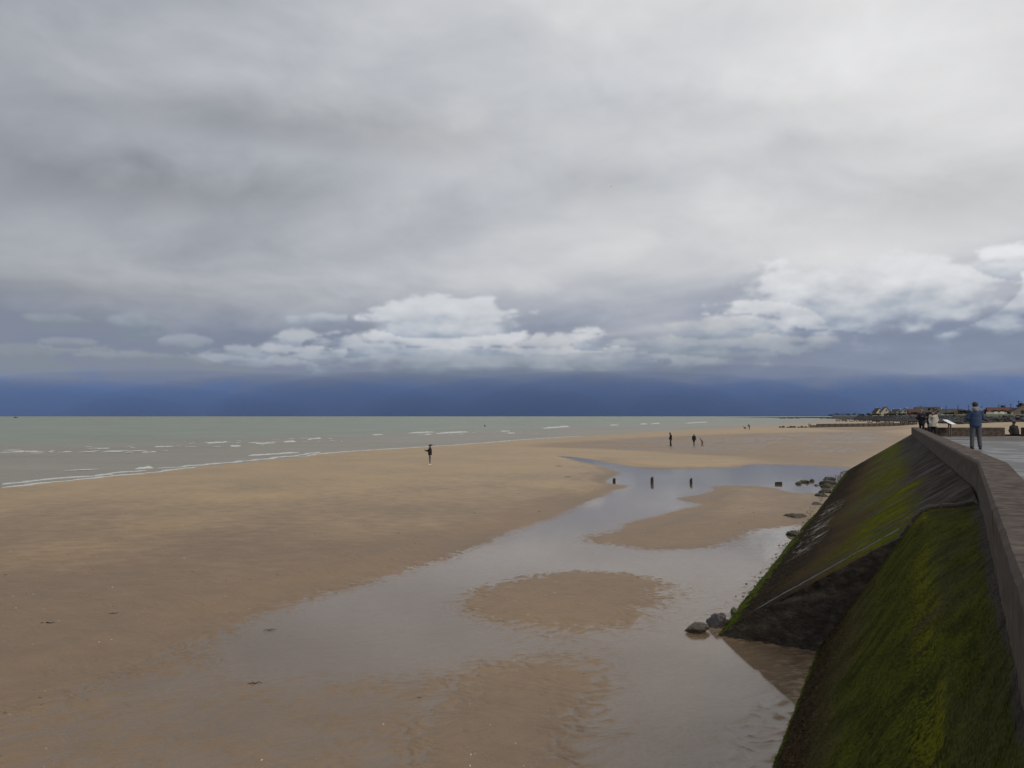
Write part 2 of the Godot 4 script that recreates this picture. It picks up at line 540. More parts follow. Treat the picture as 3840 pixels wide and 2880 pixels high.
# ------------------------------------------------------------------ the beach: one sheet of sand whose low places hold water
class Field:
	var x0: float
	var d0: float
	var cell: float
	var w: int
	var h: int
	var a := PackedFloat32Array()

	func _init(x: float, d: float, c: float, wide: float, deep: float) -> void:
		x0 = x
		d0 = d
		cell = c
		w = int(wide / c)
		h = int(deep / c)
		a.resize(w * h)

	func fill(poly: Array, value: float) -> void:
		var m := poly.size() / 2
		for r in h:
			var d := d0 + (r + 0.5) * cell
			var xs := []
			for k in m:
				var xa: float = poly[k * 2]
				var da: float = poly[k * 2 + 1]
				var xb: float = poly[(k * 2 + 2) % (m * 2)]
				var db: float = poly[(k * 2 + 3) % (m * 2)]
				if (da > d) != (db > d):
					xs.append(xa + (d - da) / (db - da) * (xb - xa))
			xs.sort()
			for k in range(0, xs.size() - 1, 2):
				for q in range(maxi(0, int((xs[k] - x0) / cell)), mini(w, int((xs[k + 1] - x0) / cell) + 1)):
					a[r * w + q] = value

	func blurred(metres: float) -> Field:
		var o := Field.new(x0, d0, cell, w * cell + cell * 0.5, h * cell + cell * 0.5)
		var k := maxi(1, int(metres / cell * 0.5))
		var s := a
		for pass_ in 2:
			var t := PackedFloat32Array()
			t.resize(w * h)
			for r in h:
				var sum := 0.0
				for q in range(-k, k + 1):
					sum += s[r * w + clampi(q, 0, w - 1)]
				for q in w:
					t[r * w + q] = sum / (2 * k + 1)
					sum += s[r * w + mini(q + k + 1, w - 1)] - s[r * w + maxi(q - k, 0)]
			var u := PackedFloat32Array()
			u.resize(w * h)
			for q in w:
				var sum := 0.0
				for r in range(-k, k + 1):
					sum += t[clampi(r, 0, h - 1) * w + q]
				for r in h:
					u[r * w + q] = sum / (2 * k + 1)
					sum += t[mini(r + k + 1, h - 1) * w + q] - t[maxi(r - k, 0) * w + q]
			s = u
		o.a = s
		return o

	func at(x: float, d: float) -> float:
		var fx := clampf((x - x0) / cell - 0.5, 0.0, w - 1.001)
		var fd := clampf((d - d0) / cell - 0.5, 0.0, h - 1.001)
		var i := int(fx)
		var j := int(fd)
		fx -= i
		fd -= j
		var p := j * w + i
		return lerpf(lerpf(a[p], a[p + 1], fx), lerpf(a[p + w], a[p + w + 1], fx), fd)

	func holds(x: float, d: float) -> bool:
		return x > x0 and d > d0 and x < x0 + w * cell and d < d0 + h * cell


const SEA := -0.2
var near_wet: Field
var near_wide: Field
var near_film: Field
var far_wet: Field
var far_film: Field
var n_rip: FastNoiseLite
var n_rip2: FastNoiseLite
var n_lump: FastNoiseLite
var n_big: FastNoiseLite


func waterline(d: float) -> float:
	var m := WATERLINE.size() / 2
	for k in m - 1:
		if d < WATERLINE[k * 2 + 3] or k == m - 2:
			var t: float = (d - WATERLINE[k * 2 + 1]) / (WATERLINE[k * 2 + 3] - WATERLINE[k * 2 + 1])
			return lerpf(WATERLINE[k * 2], WATERLINE[k * 2 + 2], t)
	return 0.0


# the foot of the far dyke: x, distance, height of the sand there, height of the crest
const DYKE := [420.0, 225.0, 2.3, 4.9, 165.0, 250.0, 2.2, 4.85, 156.0, 268.0, 1.7, 4.85, 180.0, 330.0, 1.4, 4.9, 204.0, 390.0, 1.2, 4.95, 276.0, 580.0, 0.9, 5.2, 380.0, 850.0, 0.6, 5.4, 520.0, 1260.0, 0.4, 5.6, 640.0, 1560.0, 0.3, 4.9]


func sand_height(x: float, d: float, xw: float) -> float:
	var land := (x - xw) * 0.84
	var base := minf(SEA + 0.022 * land, 0.14) if land > 0.0 else SEA + 0.03 * land
	base = maxf(base, -2.5)
	var big := n_big.get_noise_2d(x, d)
	var h := base + 0.02 * big
	var lump := n_lump.get_noise_2d(x, d * 1.3)
	var rip := 0.0
	var amp := 0.25
	if near_wet.holds(x, d):
		var m := near_wet.at(x, d)
		var mw := near_wide.at(x, d)
		var f := near_film.at(x, d)
		var pool := (0.46 - m) * 0.05 - 0.05 * smoothstep(0.55, 1.0, mw) + 0.20 * smoothstep(0.30, 0.0, mw)
		pool = lerpf(pool, 0.0035 + 0.010 * big + 0.010 * lump, clampf(f * 1.4, 0.0, 1.0) * 0.9)
		var k := smoothstep(0.0, 12.0, land + 4.0)
		h = lerpf(h, minf(h, pool) if pool > h else pool, k)
		amp = (0.5 + 0.6 * smoothstep(0.06, 0.5, m)) * (1.0 - 0.6 * smoothstep(0.5, 0.75, f))
		var edge := smoothstep(78.0, 86.0, d)
		if edge > 0.0:
			h = lerpf(h, base, edge)
	if far_wet.holds(x, d) and d > 60.0:
		var m2 := far_wet.at(x, d)
		var f2 := far_film.at(x, d)
		h = lerpf(h, -0.03, m2)
		h = lerpf(h, 0.020 * lump + 0.020 * big + 0.004, f2 * (1.0 - m2))
	if d < 36.0:
		var bend := n_rip2.get_noise_2d(x, d)
		rip = n_rip.get_noise_2d(x * 3.0 + bend * 0.8, d * 5.6 + bend * 1.4) * 0.032 * smoothstep(36.0, 24.0, d)
	else:
		rip = n_rip.get_noise_2d(x * 0.9, d * 1.3) * 0.010 * smoothstep(90.0, 60.0, d)
	h += amp * (rip + lump * 0.0085)
	# the sand climbs to the foot of the dyke
	if d > 120.0 and x > 30.0:
		h += 2.1 * smoothstep(0.0, 1.0, clampf((x - 126.0 - maxf(d - 250.0, 0.0) * 0.42) / 40.0, 0.0, 1.0)) * smoothstep(120.0, 190.0, d)
	elif x > 40.0 and d > 40.0:
		h += 0.0
	return h


func build_beach() -> void:
	near_wet = Field.new(-14.0, 5.0, 0.1, 52.0, 82.0)
	near_wet.fill(WATER_MAIN, 1.0)
	for q in [BAR_A, BAR_B, BAR_B2, BAR_C]:
		near_wet.fill(q, 0.0)
	near_wet.fill(POOL_NOTCH, 1.0)
	near_film = Field.new(-14.0, 5.0, 0.2, 52.0, 82.0)
	near_film.fill(FILM_1, 0.5)
	near_film.fill(FILM_2, 0.9)
	near_film.fill(BAR_C, 0.3)
	near_film.fill(BAR_B, 0.34)
	near_film = near_film.blurred(1.6)
	near_wide = near_wet.blurred(3.4)
	near_wet = near_wet.blurred(1.1)
	far_wet = Field.new(-20.0, 56.0, 0.5, 250.0, 280.0)
	far_film = Field.new(-20.0, 56.0, 0.5, 250.0, 280.0)
	far_film.fill(FAR_FILM, 1.0)
	far_film.fill(FAR_STRIP, 1.0)
	far_film = far_film.blurred(4.0)
	far_wet.fill(PUDDLE_1, 0.8)
	far_wet.fill(PUDDLE_2, 1.0)
	far_wet.fill(FAR_STRIP, 0.7)
	far_wet.fill(RIP_ZONE, 0.35)
	far_wet = far_wet.blurred(1.5)
	n_rip = noise(21, 1.0, 3, 0.5)
	n_rip.domain_warp_enabled = false
	n_rip2 = noise(22, 0.8, 2)
	n_lump = noise(23, 0.6, 5, 0.62)
	n_big = noise(24, 0.045, 3)
	var n_col := noise(25, 0.09, 5, 0.6)
	var n_col2 := noise(26, 0.9, 4, 0.6)
	# rows close together near the sea wall, wider apart with distance
	var ds := PackedFloat32Array()
	var d := 7.6
	while d < 2600.0:
		ds.append(d)
		d += clampf(d * d / 7500.0, 0.022, 60.0)
	var cols := 960
	var pts := PackedVector3Array()
	var tint := PackedColorArray()
	pts.resize(ds.size() * cols)
	tint.resize(ds.size() * cols)
	var k := 0
	for r in ds.size():
		d = ds[r]
		var xw := waterline(d)
		var wide := d * 0.80 + 2.0
		var x_lo := maxf(-wide, xw - 40.0 - d * 0.1)
		for q in cols:
			var x := lerpf(x_lo, wide, q / float(cols - 1))
			var nx := x
			var h := 0.0
			h = sand_height(x, d, xw)
			pts[k] = Vector3(nx, h, -d)
			var c1 := n_col.get_noise_2d(x, d)
			var c2 := n_col2.get_noise_2d(x, d * 1.6)
			var s := 1.0 + 0.12 * c1 + 0.10 * c2
			# sand colour turns paler with distance, darker where soaked round the pools
			var wet := near_wide.at(x, d) if near_wet.holds(x, d) else 0.0
			var paleness := smoothstep(-0.35, 0.55, 0.3 * c1 + 0.2 * c2 + (d - 32.0) / 42.0 + (x + 2.0) * -0.006 - wet * 1.6) if d < 230.0 else 1.0
			if far_film.holds(x, d):
				paleness *= 1.0 - far_film.at(x, d) * 0.8
			var base := Color(0.302, 0.208, 0.128).lerp(Color(0.475, 0.342, 0.198), paleness)
			tint[k] = Color(base.r * s * (1.0 + 0.05 * c1), base.g * s, base.b * s * (1.0 - 0.10 * c1))
			k += 1
	var b := MB.new()
	b.grid(pts, cols, Vector3.UP, PackedVector2Array(), tint)
	var m := StandardMaterial3D.new()
	m.vertex_color_use_as_albedo = true
	m.roughness = 0.6
	m.metallic_specular = 0.42
	var t := NoiseTexture2D.new()
	t.width = 512
	t.height = 512
	t.seamless = true
	t.noise = noise(27, 0.09, 5, 0.75)
	var g := Gradient.new()
	g.set_color(0, Color(0.80, 0.80, 0.80))
	g.set_color(1, Color(1.0, 1.0, 1.0))
	t.color_ramp = g
	m.albedo_texture = t
	m.uv1_triplanar = true
	m.uv1_world_triplanar = true
	m.uv1_scale = Vector3.ONE / 1.7
	m.heightmap_enabled = true
	m.heightmap_texture = t
	m.heightmap_scale = 1.2
	var o := part("beach", b.mesh(), m, self)
	tag(o, "wide tan sand beach with ripples and shallow hollows", "", "", "structure")
	# standing water in the hollows
	var wm := StandardMaterial3D.new()
	wm.albedo_color = srgb(0.31, 0.225, 0.145)
	wm.albedo_color.a = 0.15
	wm.transparency = BaseMaterial3D.TRANSPARENCY_ALPHA
	wm.roughness = 0.05
	wm.metallic_specular = 0.31
	# water is clear at its margin and murkier with depth: four thin layers, the deeper ones reach less far up the sand
	var pool := Node3D.new()
	pool.name = "tide_pool"
	add_child(pool)
	tag(pool, "shallow grey tide pool lying along the foot of the sea wall", "", "", "structure")
	var pb: MB
	var step := 0.5
	for layer in 4:
		pb = MB.new()
		var y: float = [0.0, -0.006, -0.013, -0.022][layer]
		for j in int(82.0 / step):
			for i in int(52.0 / step):
				var x := -14.0 + i * step
				var dd := 5.0 + j * step
				if maxf(near_wide.at(x, dd), near_film.at(x, dd)) > 0.04 and (x - waterline(dd)) > 14.0:
					pb.quad(P(x, y, dd), P(x + step, y, dd), P(x + step, y, dd + step), P(x, y, dd + step))
		part("water_layer", pb.mesh(), wm, pool)
	pb = MB.new()
	step = 2.0
	for j in int(270.0 / step):
		for i in int(246.0 / step):
			var x := -20.0 + i * step
			var dd := 60.0 + j * step
			if (not near_wet.holds(x + 1.0, dd + 1.0)) and maxf(far_wet.at(x, dd), far_film.at(x, dd)) > 0.03 and (x - waterline(dd)) > 12.0:
				pb.quad(P(x, 0.002, dd), P(x + step, 0.002, dd), P(x + step, 0.002, dd + step), P(x, 0.002, dd + step))
	var fm: StandardMaterial3D = wm.duplicate()
	fm.albedo_color = srgb(0.36, 0.27, 0.18)
	fm.albedo_color.a = 0.3
	fm.roughness = 0.24
	fm.metallic_specular = 0.22
	tag(part("water_film", pb.mesh(), fm, self), "thin film of water on the flats beyond the posts", "", "", "structure")


# ------------------------------------------------------------------ the sea
func build_sea() -> void:
	var n1 := noise(31, 0.16, 3)
	var n2 := noise(32, 0.03, 3)
	var ds := PackedFloat32Array()
	var d := 30.0
	while d < 46000.0:
		ds.append(d)
		d += clampf(d * d / 2600.0, 0.3, 9000.0)
	var cols := 420
	var pts := PackedVector3Array()
	var tint := PackedColorArray()
	for r in ds.size():
		d = ds[r]
		var xw := waterline(minf(d, 400.0)) + maxf(d - 400.0, 0.0) * 0.55
		var lo := -d * 0.9 - 30.0
		var hi := xw + 9.0
		if d > 420.0:
			hi = maxf(hi, d * 0.9)
		for q in cols:
			var x := lerpf(lo, hi, q / float(cols - 1))
			var off := (xw - x) * 0.84
			var a := smoothstep(0.0, 40.0, off) * (1.0 if d < 500.0 else 0.0)
			var y := SEA + (n1.get_noise_2d(x * 0.55, d * 1.5) * 0.10 + n2.get_noise_2d(x, d) * 0.10) * a
			pts.append(Vector3(x, y, -d))
			var t := smoothstep(30.0, 78.0, off + 24.0 * n2.get_noise_2d(x * 2.0, d * 2.0))
			var c := Color(0.272, 0.250, 0.208).lerp(Color(0.240, 0.270, 0.222), t)
			var s := 1.0 + 0.10 * n2.get_noise_2d(x * 0.8 + 70.0, d * 3.0) + 0.06 * n1.get_noise_2d(x * 0.4, d)
			tint.append(Color(c.r * s, c.g * s, c.b * s))
	var b := MB.new()
	b.grid(pts, cols, Vector3.UP, PackedVector2Array(), tint)
	var m := StandardMaterial3D.new()
	m.vertex_color_use_as_albedo = true
	m.roughness = 0.5
	m.metallic_specular = 0.36
	var t := NoiseTexture2D.new()
	t.width = 512
	t.height = 512
	t.seamless = true
	t.as_normal_map = true
	t.bump_strength = 5.0
	t.noise = noise(33, 0.014, 5, 0.6)
	m.normal_enabled = true
	m.normal_texture = t
	m.normal_scale = 0.8
	m.uv1_triplanar = true
	m.uv1_world_triplanar = true
	m.uv1_scale = Vector3(1.0 / 18.0, 1.0, 1.0 / 9.0)
	var o := part("sea", b.mesh(), m, self)
	tag(o, "grey green sea with small breakers reaching the horizon", "", "", "structure")
	var foam := mottled(srgb(0.34, 0.35, 0.33), srgb(0.72, 0.72, 0.70), 1.5, 34, 0.8, 2.0, 0.03)
	rng.seed = 77
	var nf := noise(35, 0.5, 3)
	for w in WAVES:
		part("breaking_wave", foam_ridge(w, nf, true), foam, o)
	for w in SWASH:
		part("swash_foam", foam_ridge(w, nf, false), foam, o)
	# broken scraps of foam behind the breakers
	var fb := MB.new()
	for k in 110:
		var w: Array = WAVES[rng.randi() % WAVES.size()]
		var t2 := rng.randf()
		var x := lerpf(w[0], w[w.size() - 2], t2) + rng.randfn(0.0, 4.0)
		var dd := lerpf(w[1], w[w.size() - 1], t2) + rng.randfn(0.0, 2.6)
		if x > waterline(minf(dd, 400.0)) - 4.0:
			continue
		var len := rng.randf_range(0.2, 1.3)
		var dir := Vector3(0.42, 0, -0.9).rotated(Vector3.UP, rng.randf_range(-0.4, 0.4)) * len
		var c := P(x, SEA + 0.06, dd)
		fb.tube([c - dir, c, c + dir], [0.02, rng.randf_range(0.04, 0.09), 0.02], 6)
	tag(part("foam_scraps", fb.mesh(), foam, o), "", "", "", "stuff")


func foam_ridge(w: Array, nf: FastNoiseLite, breaker: bool) -> ArrayMesh:
	var line := []
	for k in range(0, w.size() - 2, 2):
		var a := Vector2(w[k], w[k + 1])
		var b := Vector2(w[k + 2], w[k + 3])
		var m := maxi(2, int(a.distance_to(b) / 0.35))
		for q in m:
			line.append(a.lerp(b, q / float(m)))
	line.append(Vector2(w[w.size() - 2], w[w.size() - 1]))
	var pts := PackedVector3Array()
	var total := line.size()
	var prof := 9
	for k in total:
		var p: Vector2 = line[k]
		var dir: Vector2 = (line[mini(k + 1, total - 1)] - line[maxi(k - 1, 0)]).normalized()
		var side := Vector2(dir.y, -dir.x)
		if side.x < 0.0:
			side = -side                         # towards the shore
		var f := k / float(maxi(total - 1, 1))
		var ends := minf(1.0, minf(f, 1.0 - f) * (6.0 if breaker else 18.0))
		var grow := 0.55 + 0.6 * nf.get_noise_2d(p.x, p.y) + 0.35 * nf.get_noise_2d(p.x * 3.7, p.y * 3.7)
		var far := clampf(p.y / 100.0, 1.0, 3.0)
		var hgt := (0.17 * far if breaker else 0.055) * clampf(grow, 0.0, 1.3) * ends
		var wid := (0.34 * far if breaker else 0.42) * clampf(grow + 0.25, 0.12, 1.4) * (0.3 + 0.7 * ends)
		var shift := side * nf.get_noise_2d(p.y * 0.9, p.x * 0.9) * (0.5 if breaker else 0.8)
		for q in prof:
			var t := q / float(prof - 1) * 2.0 - 1.0
			var y := hgt * (1.0 - t * t) * (1.0 + 0.3 * nf.get_noise_3d(p.x * 6.0, t * 2.0, p.y * 6.0)) - 0.03 * absf(t)
			var z := p + shift + side * t * wid
			pts.append(P(z.x, SEA + 0.02 + y, z.y))
	var b := MB.new()
	b.grid(pts, prof, Vector3.UP)
	return b.mesh()


# ------------------------------------------------------------------ sea wall: sloping revetment, parapet and promenade
const KINK := Vector2(7.5, 12.5)          # where the two lengths of wall meet
const CORNER := Vector2(26.4, 51.2)       # far seaward corner of the promenade
const NEAR_DIR := Vector2(0.503, 0.864)   # along the near length, away from the camera
const WALK := 2.8                         # promenade level
const TOP := 3.36                         # top of the parapet


func V(p: Vector2, y: float) -> Vector3:
	return Vector3(p.x, y, -p.y)


func mix3(a: Color, b: Color, t: float) -> Color:
	return a.lerp(b, clampf(t, 0.0, 1.0))


# growths on the far slope: u runs along the wall in metres, s from 0 at the parapet to 1 at the sand
func far_slope_texture() -> Array:
	var w := 2048
	var h := 448
	var long := 44.0
	var streak := noise(41, 1.0, 4, 0.6)
	var patch := noise(42, 0.16, 4, 0.55)
	var grain := noise(43, 5.0, 3, 0.7)
	var mid := noise(44, 1.1, 4, 0.6)
	var col := Image.create(w, h, false, Image.FORMAT_RGB8)
	var rou := Image.create(w, h, false, Image.FORMAT_R8)
	var hei := Image.create(w, h, false, Image.FORMAT_R8)
	for y in h:
		var s := (y + 0.5) / h
		for x in w:
			var u := (x + 0.5) / w * long
			var lean := u + s * 1.6
			var st := streak.get_noise_2d(lean * 0.95, s * 0.8)
			var st2 := streak.get_noise_2d(lean * 4.5 + 40.0, s * 2.6)
			var pa := patch.get_noise_2d(u, s * 6.0)
			var gr := grain.get_noise_2d(u * 1.6, s * 8.0)
			var mi := mid.get_noise_2d(u * 1.3, s * 5.5)
			var c := Color(0.066, 0.054, 0.045).lerp(Color(0.034, 0.027, 0.021), clampf(0.5 + mi + st * 0.6, 0.0, 1.0))
			var r := 0.85 + 0.2 * mi
			var hh := 0.35 + 0.1 * gr
			# green algae on the middle of the slope, missing where water runs down
			var run := smoothstep(0.10, 0.30, st + 0.35 * st2)
			var green := smoothstep(0.10, 0.24, s + pa * 0.12 + st2 * 0.05) * (1.0 - smoothstep(0.42, 0.60, s + pa * 0.26 + mi * 0.12))
			green *= (1.0 - 0.92 * run) * smoothstep(-0.42, -0.02, pa + 0.30 + mi * 0.35)
			var gc := Color(0.058, 0.062, 0.006).lerp(Color(0.122, 0.128, 0.008), clampf(0.45 + mi * 0.9 + gr * 0.5, 0.0, 1.0))
			r = lerpf(r, 0.45, run * smoothstep(0.75, 0.5, s) * 0.8)
			c = mix3(c, gc, green)
			hh += 0.2 * green
			r = lerpf(r, 0.95, green)
			# brown film, then black weed towards the sand
			var brown := smoothstep(0.36, 0.56, s + pa * 0.16 + mi * 0.10) * (1.0 - 0.55 * run)
			c = mix3(c, Color(0.062, 0.042, 0.018).lerp(Color(0.092, 0.062, 0.020), clampf(0.5 + mi + gr * 0.5, 0.0, 1.0)), brown * 0.85)
			var weed := smoothstep(0.52, 0.72, s + pa * 0.12 + gr * 0.07 + st2 * 0.06)
			c = mix3(c, Color(0.020, 0.015, 0.010).lerp(Color(0.056, 0.041, 0.026), clampf(0.4 + gr * 1.3 + mi * 0.5, 0.0, 1.0)), weed)
			hh += weed * (0.25 + 0.5 * gr)
			r = lerpf(r, 0.92, maxf(brown, weed))
			# bare streaks where the weed is gone
			if s > 0.62 and s < 0.84:
				var bare := smoothstep(0.12, 0.20, st2 * 0.8 + gr * 0.2 - absf(s - 0.74) * 1.6) * smoothstep(5.0, 7.0, u) * smoothstep(19.0, 15.0, u)
				c = mix3(c, Color(0.40, 0.38, 0.33), bare)
				hh -= bare * 0.3
			# bright green fringe at the foot
			var fringe := smoothstep(0.875, 0.905, s + gr * 0.035 + mi * 0.04)
			c = mix3(c, Color(0.040, 0.058, 0.008).lerp(Color(0.085, 0.108, 0.012), clampf(0.5 + gr, 0.0, 1.0)), fringe * smoothstep(-0.30, 0.0, mi + 0.15))
			var q := 1.0 + 0.22 * gr
			col.set_pixel(x, y, Color(c.r * q, c.g * q, c.b * q).linear_to_srgb())
			rou.set_pixel(x, y, Color(clampf(r, 0.2, 1.0), 0, 0))
			hei.set_pixel(x, y, Color(clampf(hh, 0.0, 1.0), 0, 0))
	return [col, rou, hei]


# growths on the near slope: the ridge is at s = 0.30
func near_slope_texture() -> Array:
	var w := 1536
	var h := 768
	var long := 12.3
	var streak := noise(51, 1.0, 4, 0.6)
	var patch := noise(52, 0.4, 4, 0.55)
	var grain := noise(53, 9.0, 4, 0.75)
	var mid := noise(54, 1.7, 5, 0.62)
	var col := Image.create(w, h, false, Image.FORMAT_RGB8)
	var rou := Image.create(w, h, false, Image.FORMAT_R8)
	var hei := Image.create(w, h, false, Image.FORMAT_R8)
	for y in h:
		var s := (y + 0.5) / h
		for x in w:
			var u := (x + 0.5) / w * long
			var lean := u + s * 0.8
			var st := streak.get_noise_2d(lean * 10.0, s * 22.0)
			var pa := patch.get_noise_2d(u, s * 4.0)
			var gr := grain.get_noise_2d(u * 2.0, s * 8.0)
			var mi := mid.get_noise_2d(u, s * 4.0)
			var k := clampf(0.42 + mi * 0.7 + gr * 0.55 + st * 0.30, 0.0, 1.0)
			var c := Color(0.028, 0.032, 0.007).lerp(Color(0.086, 0.092, 0.010), k)       # dark green felt
			# the shallow shelf above the ridge: older, browner felt
			c = mix3(c, Color(0.034, 0.034, 0.012).lerp(Color(0.070, 0.066, 0.022), k), smoothstep(-0.15, 0.25, pa + mi * 0.4) * smoothstep(0.31, 0.22, s) * 0.8)
			var r := 0.9
			var hh := 0.45 + 0.45 * gr + 0.20 * st
			# yellow green along the ridge
			var ridge := exp(-pow((s - 0.315 + 0.05 * mi + 0.03 * st) / 0.042, 2.0)) * clampf(0.18 + pa * 1.2 + gr * 1.0 + mi * 0.5, 0.0, 0.62)
			c = mix3(c, Color(0.095, 0.094, 0.006).lerp(Color(0.150, 0.142, 0.008), k), ridge)
			# olive, brown, then dark weed down the steep face
			var olive := smoothstep(0.52, 0.72, s + pa * 0.12 + st * 0.05 + mi * 0.06)
			c = mix3(c, Color(0.042, 0.036, 0.014).lerp(Color(0.086, 0.072, 0.030), k), olive)
			var weed := smoothstep(0.68, 0.82, s + pa * 0.10 + gr * 0.06 + mi * 0.05)
			c = mix3(c, Color(0.024, 0.017, 0.010).lerp(Color(0.090, 0.060, 0.026), clampf(0.28 + gr * 1.2 + mi * 0.5, 0.0, 1.0)), weed)
			hh += weed * 0.2 * (1.0 + gr * 2.0)
			# bare concrete up against the parapet
			var bare := smoothstep(0.060, 0.012, s + pa * 0.05 + st * 0.02 + mi * 0.03)
			c = mix3(c, Color(0.045, 0.037, 0.031).lerp(Color(0.085, 0.071, 0.060), k), bare)
			r = lerpf(r, 0.8, bare)
			hh = lerpf(hh, 0.3 + 0.2 * gr, bare)
			# a worn brown scar across the ridge
			var scar := smoothstep(0.12, 0.03, absf(u - 5.4 + (s - 0.3) * 2.0 + 0.35 * mi)) * smoothstep(0.17, 0.22, s) * smoothstep(0.40, 0.34, s)
			c = mix3(c, Color(0.060, 0.043, 0.032), scar * 0.7)
			var fringe := smoothstep(0.935, 0.952, s + gr * 0.02 + mi * 0.012)
			c = mix3(c, Color(0.045, 0.068, 0.008).lerp(Color(0.090, 0.125, 0.012), k), fringe * 0.9)
			var q := 1.0 + 0.35 * gr
			col.set_pixel(x, y, Color(c.r * q, c.g * q, c.b * q).linear_to_srgb())
			rou.set_pixel(x, y, Color(clampf(r, 0.2, 1.0), 0, 0))
			hei.set_pixel(x, y, Color(clampf(hh, 0.0, 1.0), 0, 0))
	return [col, rou, hei]


func slope_material(t: Array, relief: float) -> StandardMaterial3D:
	var m := StandardMaterial3D.new()
	m.albedo_texture = tex(t[0])
	m.roughness = 1.0
	m.roughness_texture = tex(t[1])
	m.roughness_texture_channel = BaseMaterial3D.TEXTURE_CHANNEL_RED
	m.heightmap_enabled = true
	m.heightmap_texture = tex(t[2])
	m.heightmap_scale = relief
	m.texture_repeat = false
	m.metallic_specular = 0.08
	return m


var concrete: StandardMaterial3D


func near_line(u: float) -> Vector2:      # u metres along the near length, 0 at the kink, negative towards and past the camera
	return KINK + NEAR_DIR * u


func parapet(called: String, label: String, line: Array, inward: Vector2, thick: float, joints: Array) -> Node3D:
	var o := thing(called, label, "wall", V(line[0], WALK))
	var ch := 0.03
	# cross section from the seaward foot over the top to the landward foot
	var sec := [[0.0, -0.45], [0.0, TOP - WALK - ch], [ch, TOP - WALK], [thick - ch, TOP - WALK], [thick, TOP - WALK - ch], [thick, -0.3]]
	var rough := noise(61, 3.0, 3)
	for k in line.size() - 1:
		var a: Vector2 = line[k]
		var b: Vector2 = line[k + 1]
		var dir := (b - a).normalized()
		var inn := inward if inward.length() > 0.5 else Vector2(dir.y, -dir.x)
		var cuts := [0.0]
		for j in joints:
			if j > 0.3 and j < a.distance_to(b) - 0.3:
				cuts.append(j)
		cuts.append(a.distance_to(b))
		for q in cuts.size() - 1:
			var from: float = cuts[q] + (0.006 if q > 0 else 0.0)
			var to: float = cuts[q + 1] - (0.006 if q < cuts.size() - 2 else 0.0)
			var mb := MB.new()
			var cap := MB.new()
			var n := maxi(2, int((to - from) / 0.12))
			for face in sec.size() - 1:
				var pts := PackedVector3Array()
				var split := 5 if face in [0, 2, 4] else 2
				for i in n + 1:
					var u := lerpf(from, to, i / float(n))
					for j in split:
						var t := j / float(split - 1)
						var off := lerpf(sec[face][0], sec[face + 1][0], t)
						var y := lerpf(sec[face][1], sec[face + 1][1], t)
						var p := a + dir * u + inn * off
						var wob := 0.008 * rough.get_noise_3d(p.x * 2.0, y * 2.0, p.y * 2.0)
						# the arris is chipped here and there
						if face in [0, 1, 2] and (j == split - 1 if face == 0 else j == 0):
							wob -= 0.012 * maxf(0.0, rough.get_noise_2d(u * 1.7 + 9.0, off) - 0.1)
						pts.append(V(p + inn * -wob, y + (wob if face == 2 else 0.0)) - Vector3(a.x, 0, -a.y) + (V(a, 0) - V(line[0], 0)))
				var up := Vector3.UP if face == 2 else Vector3(-inn.x, 0.0, inn.y) * (1.0 if face < 2 else -1.0)
				if face in [1, 3]:
					up += Vector3.UP
				if face in [1, 2, 3]:
					cap.grid(pts, split, up)
				else:
					mb.grid(pts, split, up)
			for end in [0, 1]:
				var u: float = from if end == 0 else to
				var ring := []
				for s in sec:
					ring.append(V(a + dir * u + inn * s[0], s[1]) - V(line[0], 0))
				for s in range(1, sec.size() - 1):
					if end == 0:
						mb.tri(ring[0], ring[s + 1], ring[s])
					else:
						mb.tri(ring[0], ring[s], ring[s + 1])
			var sect := part("wall_section", mb.mesh(), concrete, o)
			part("coping", cap.mesh(), concrete, sect)
	return o


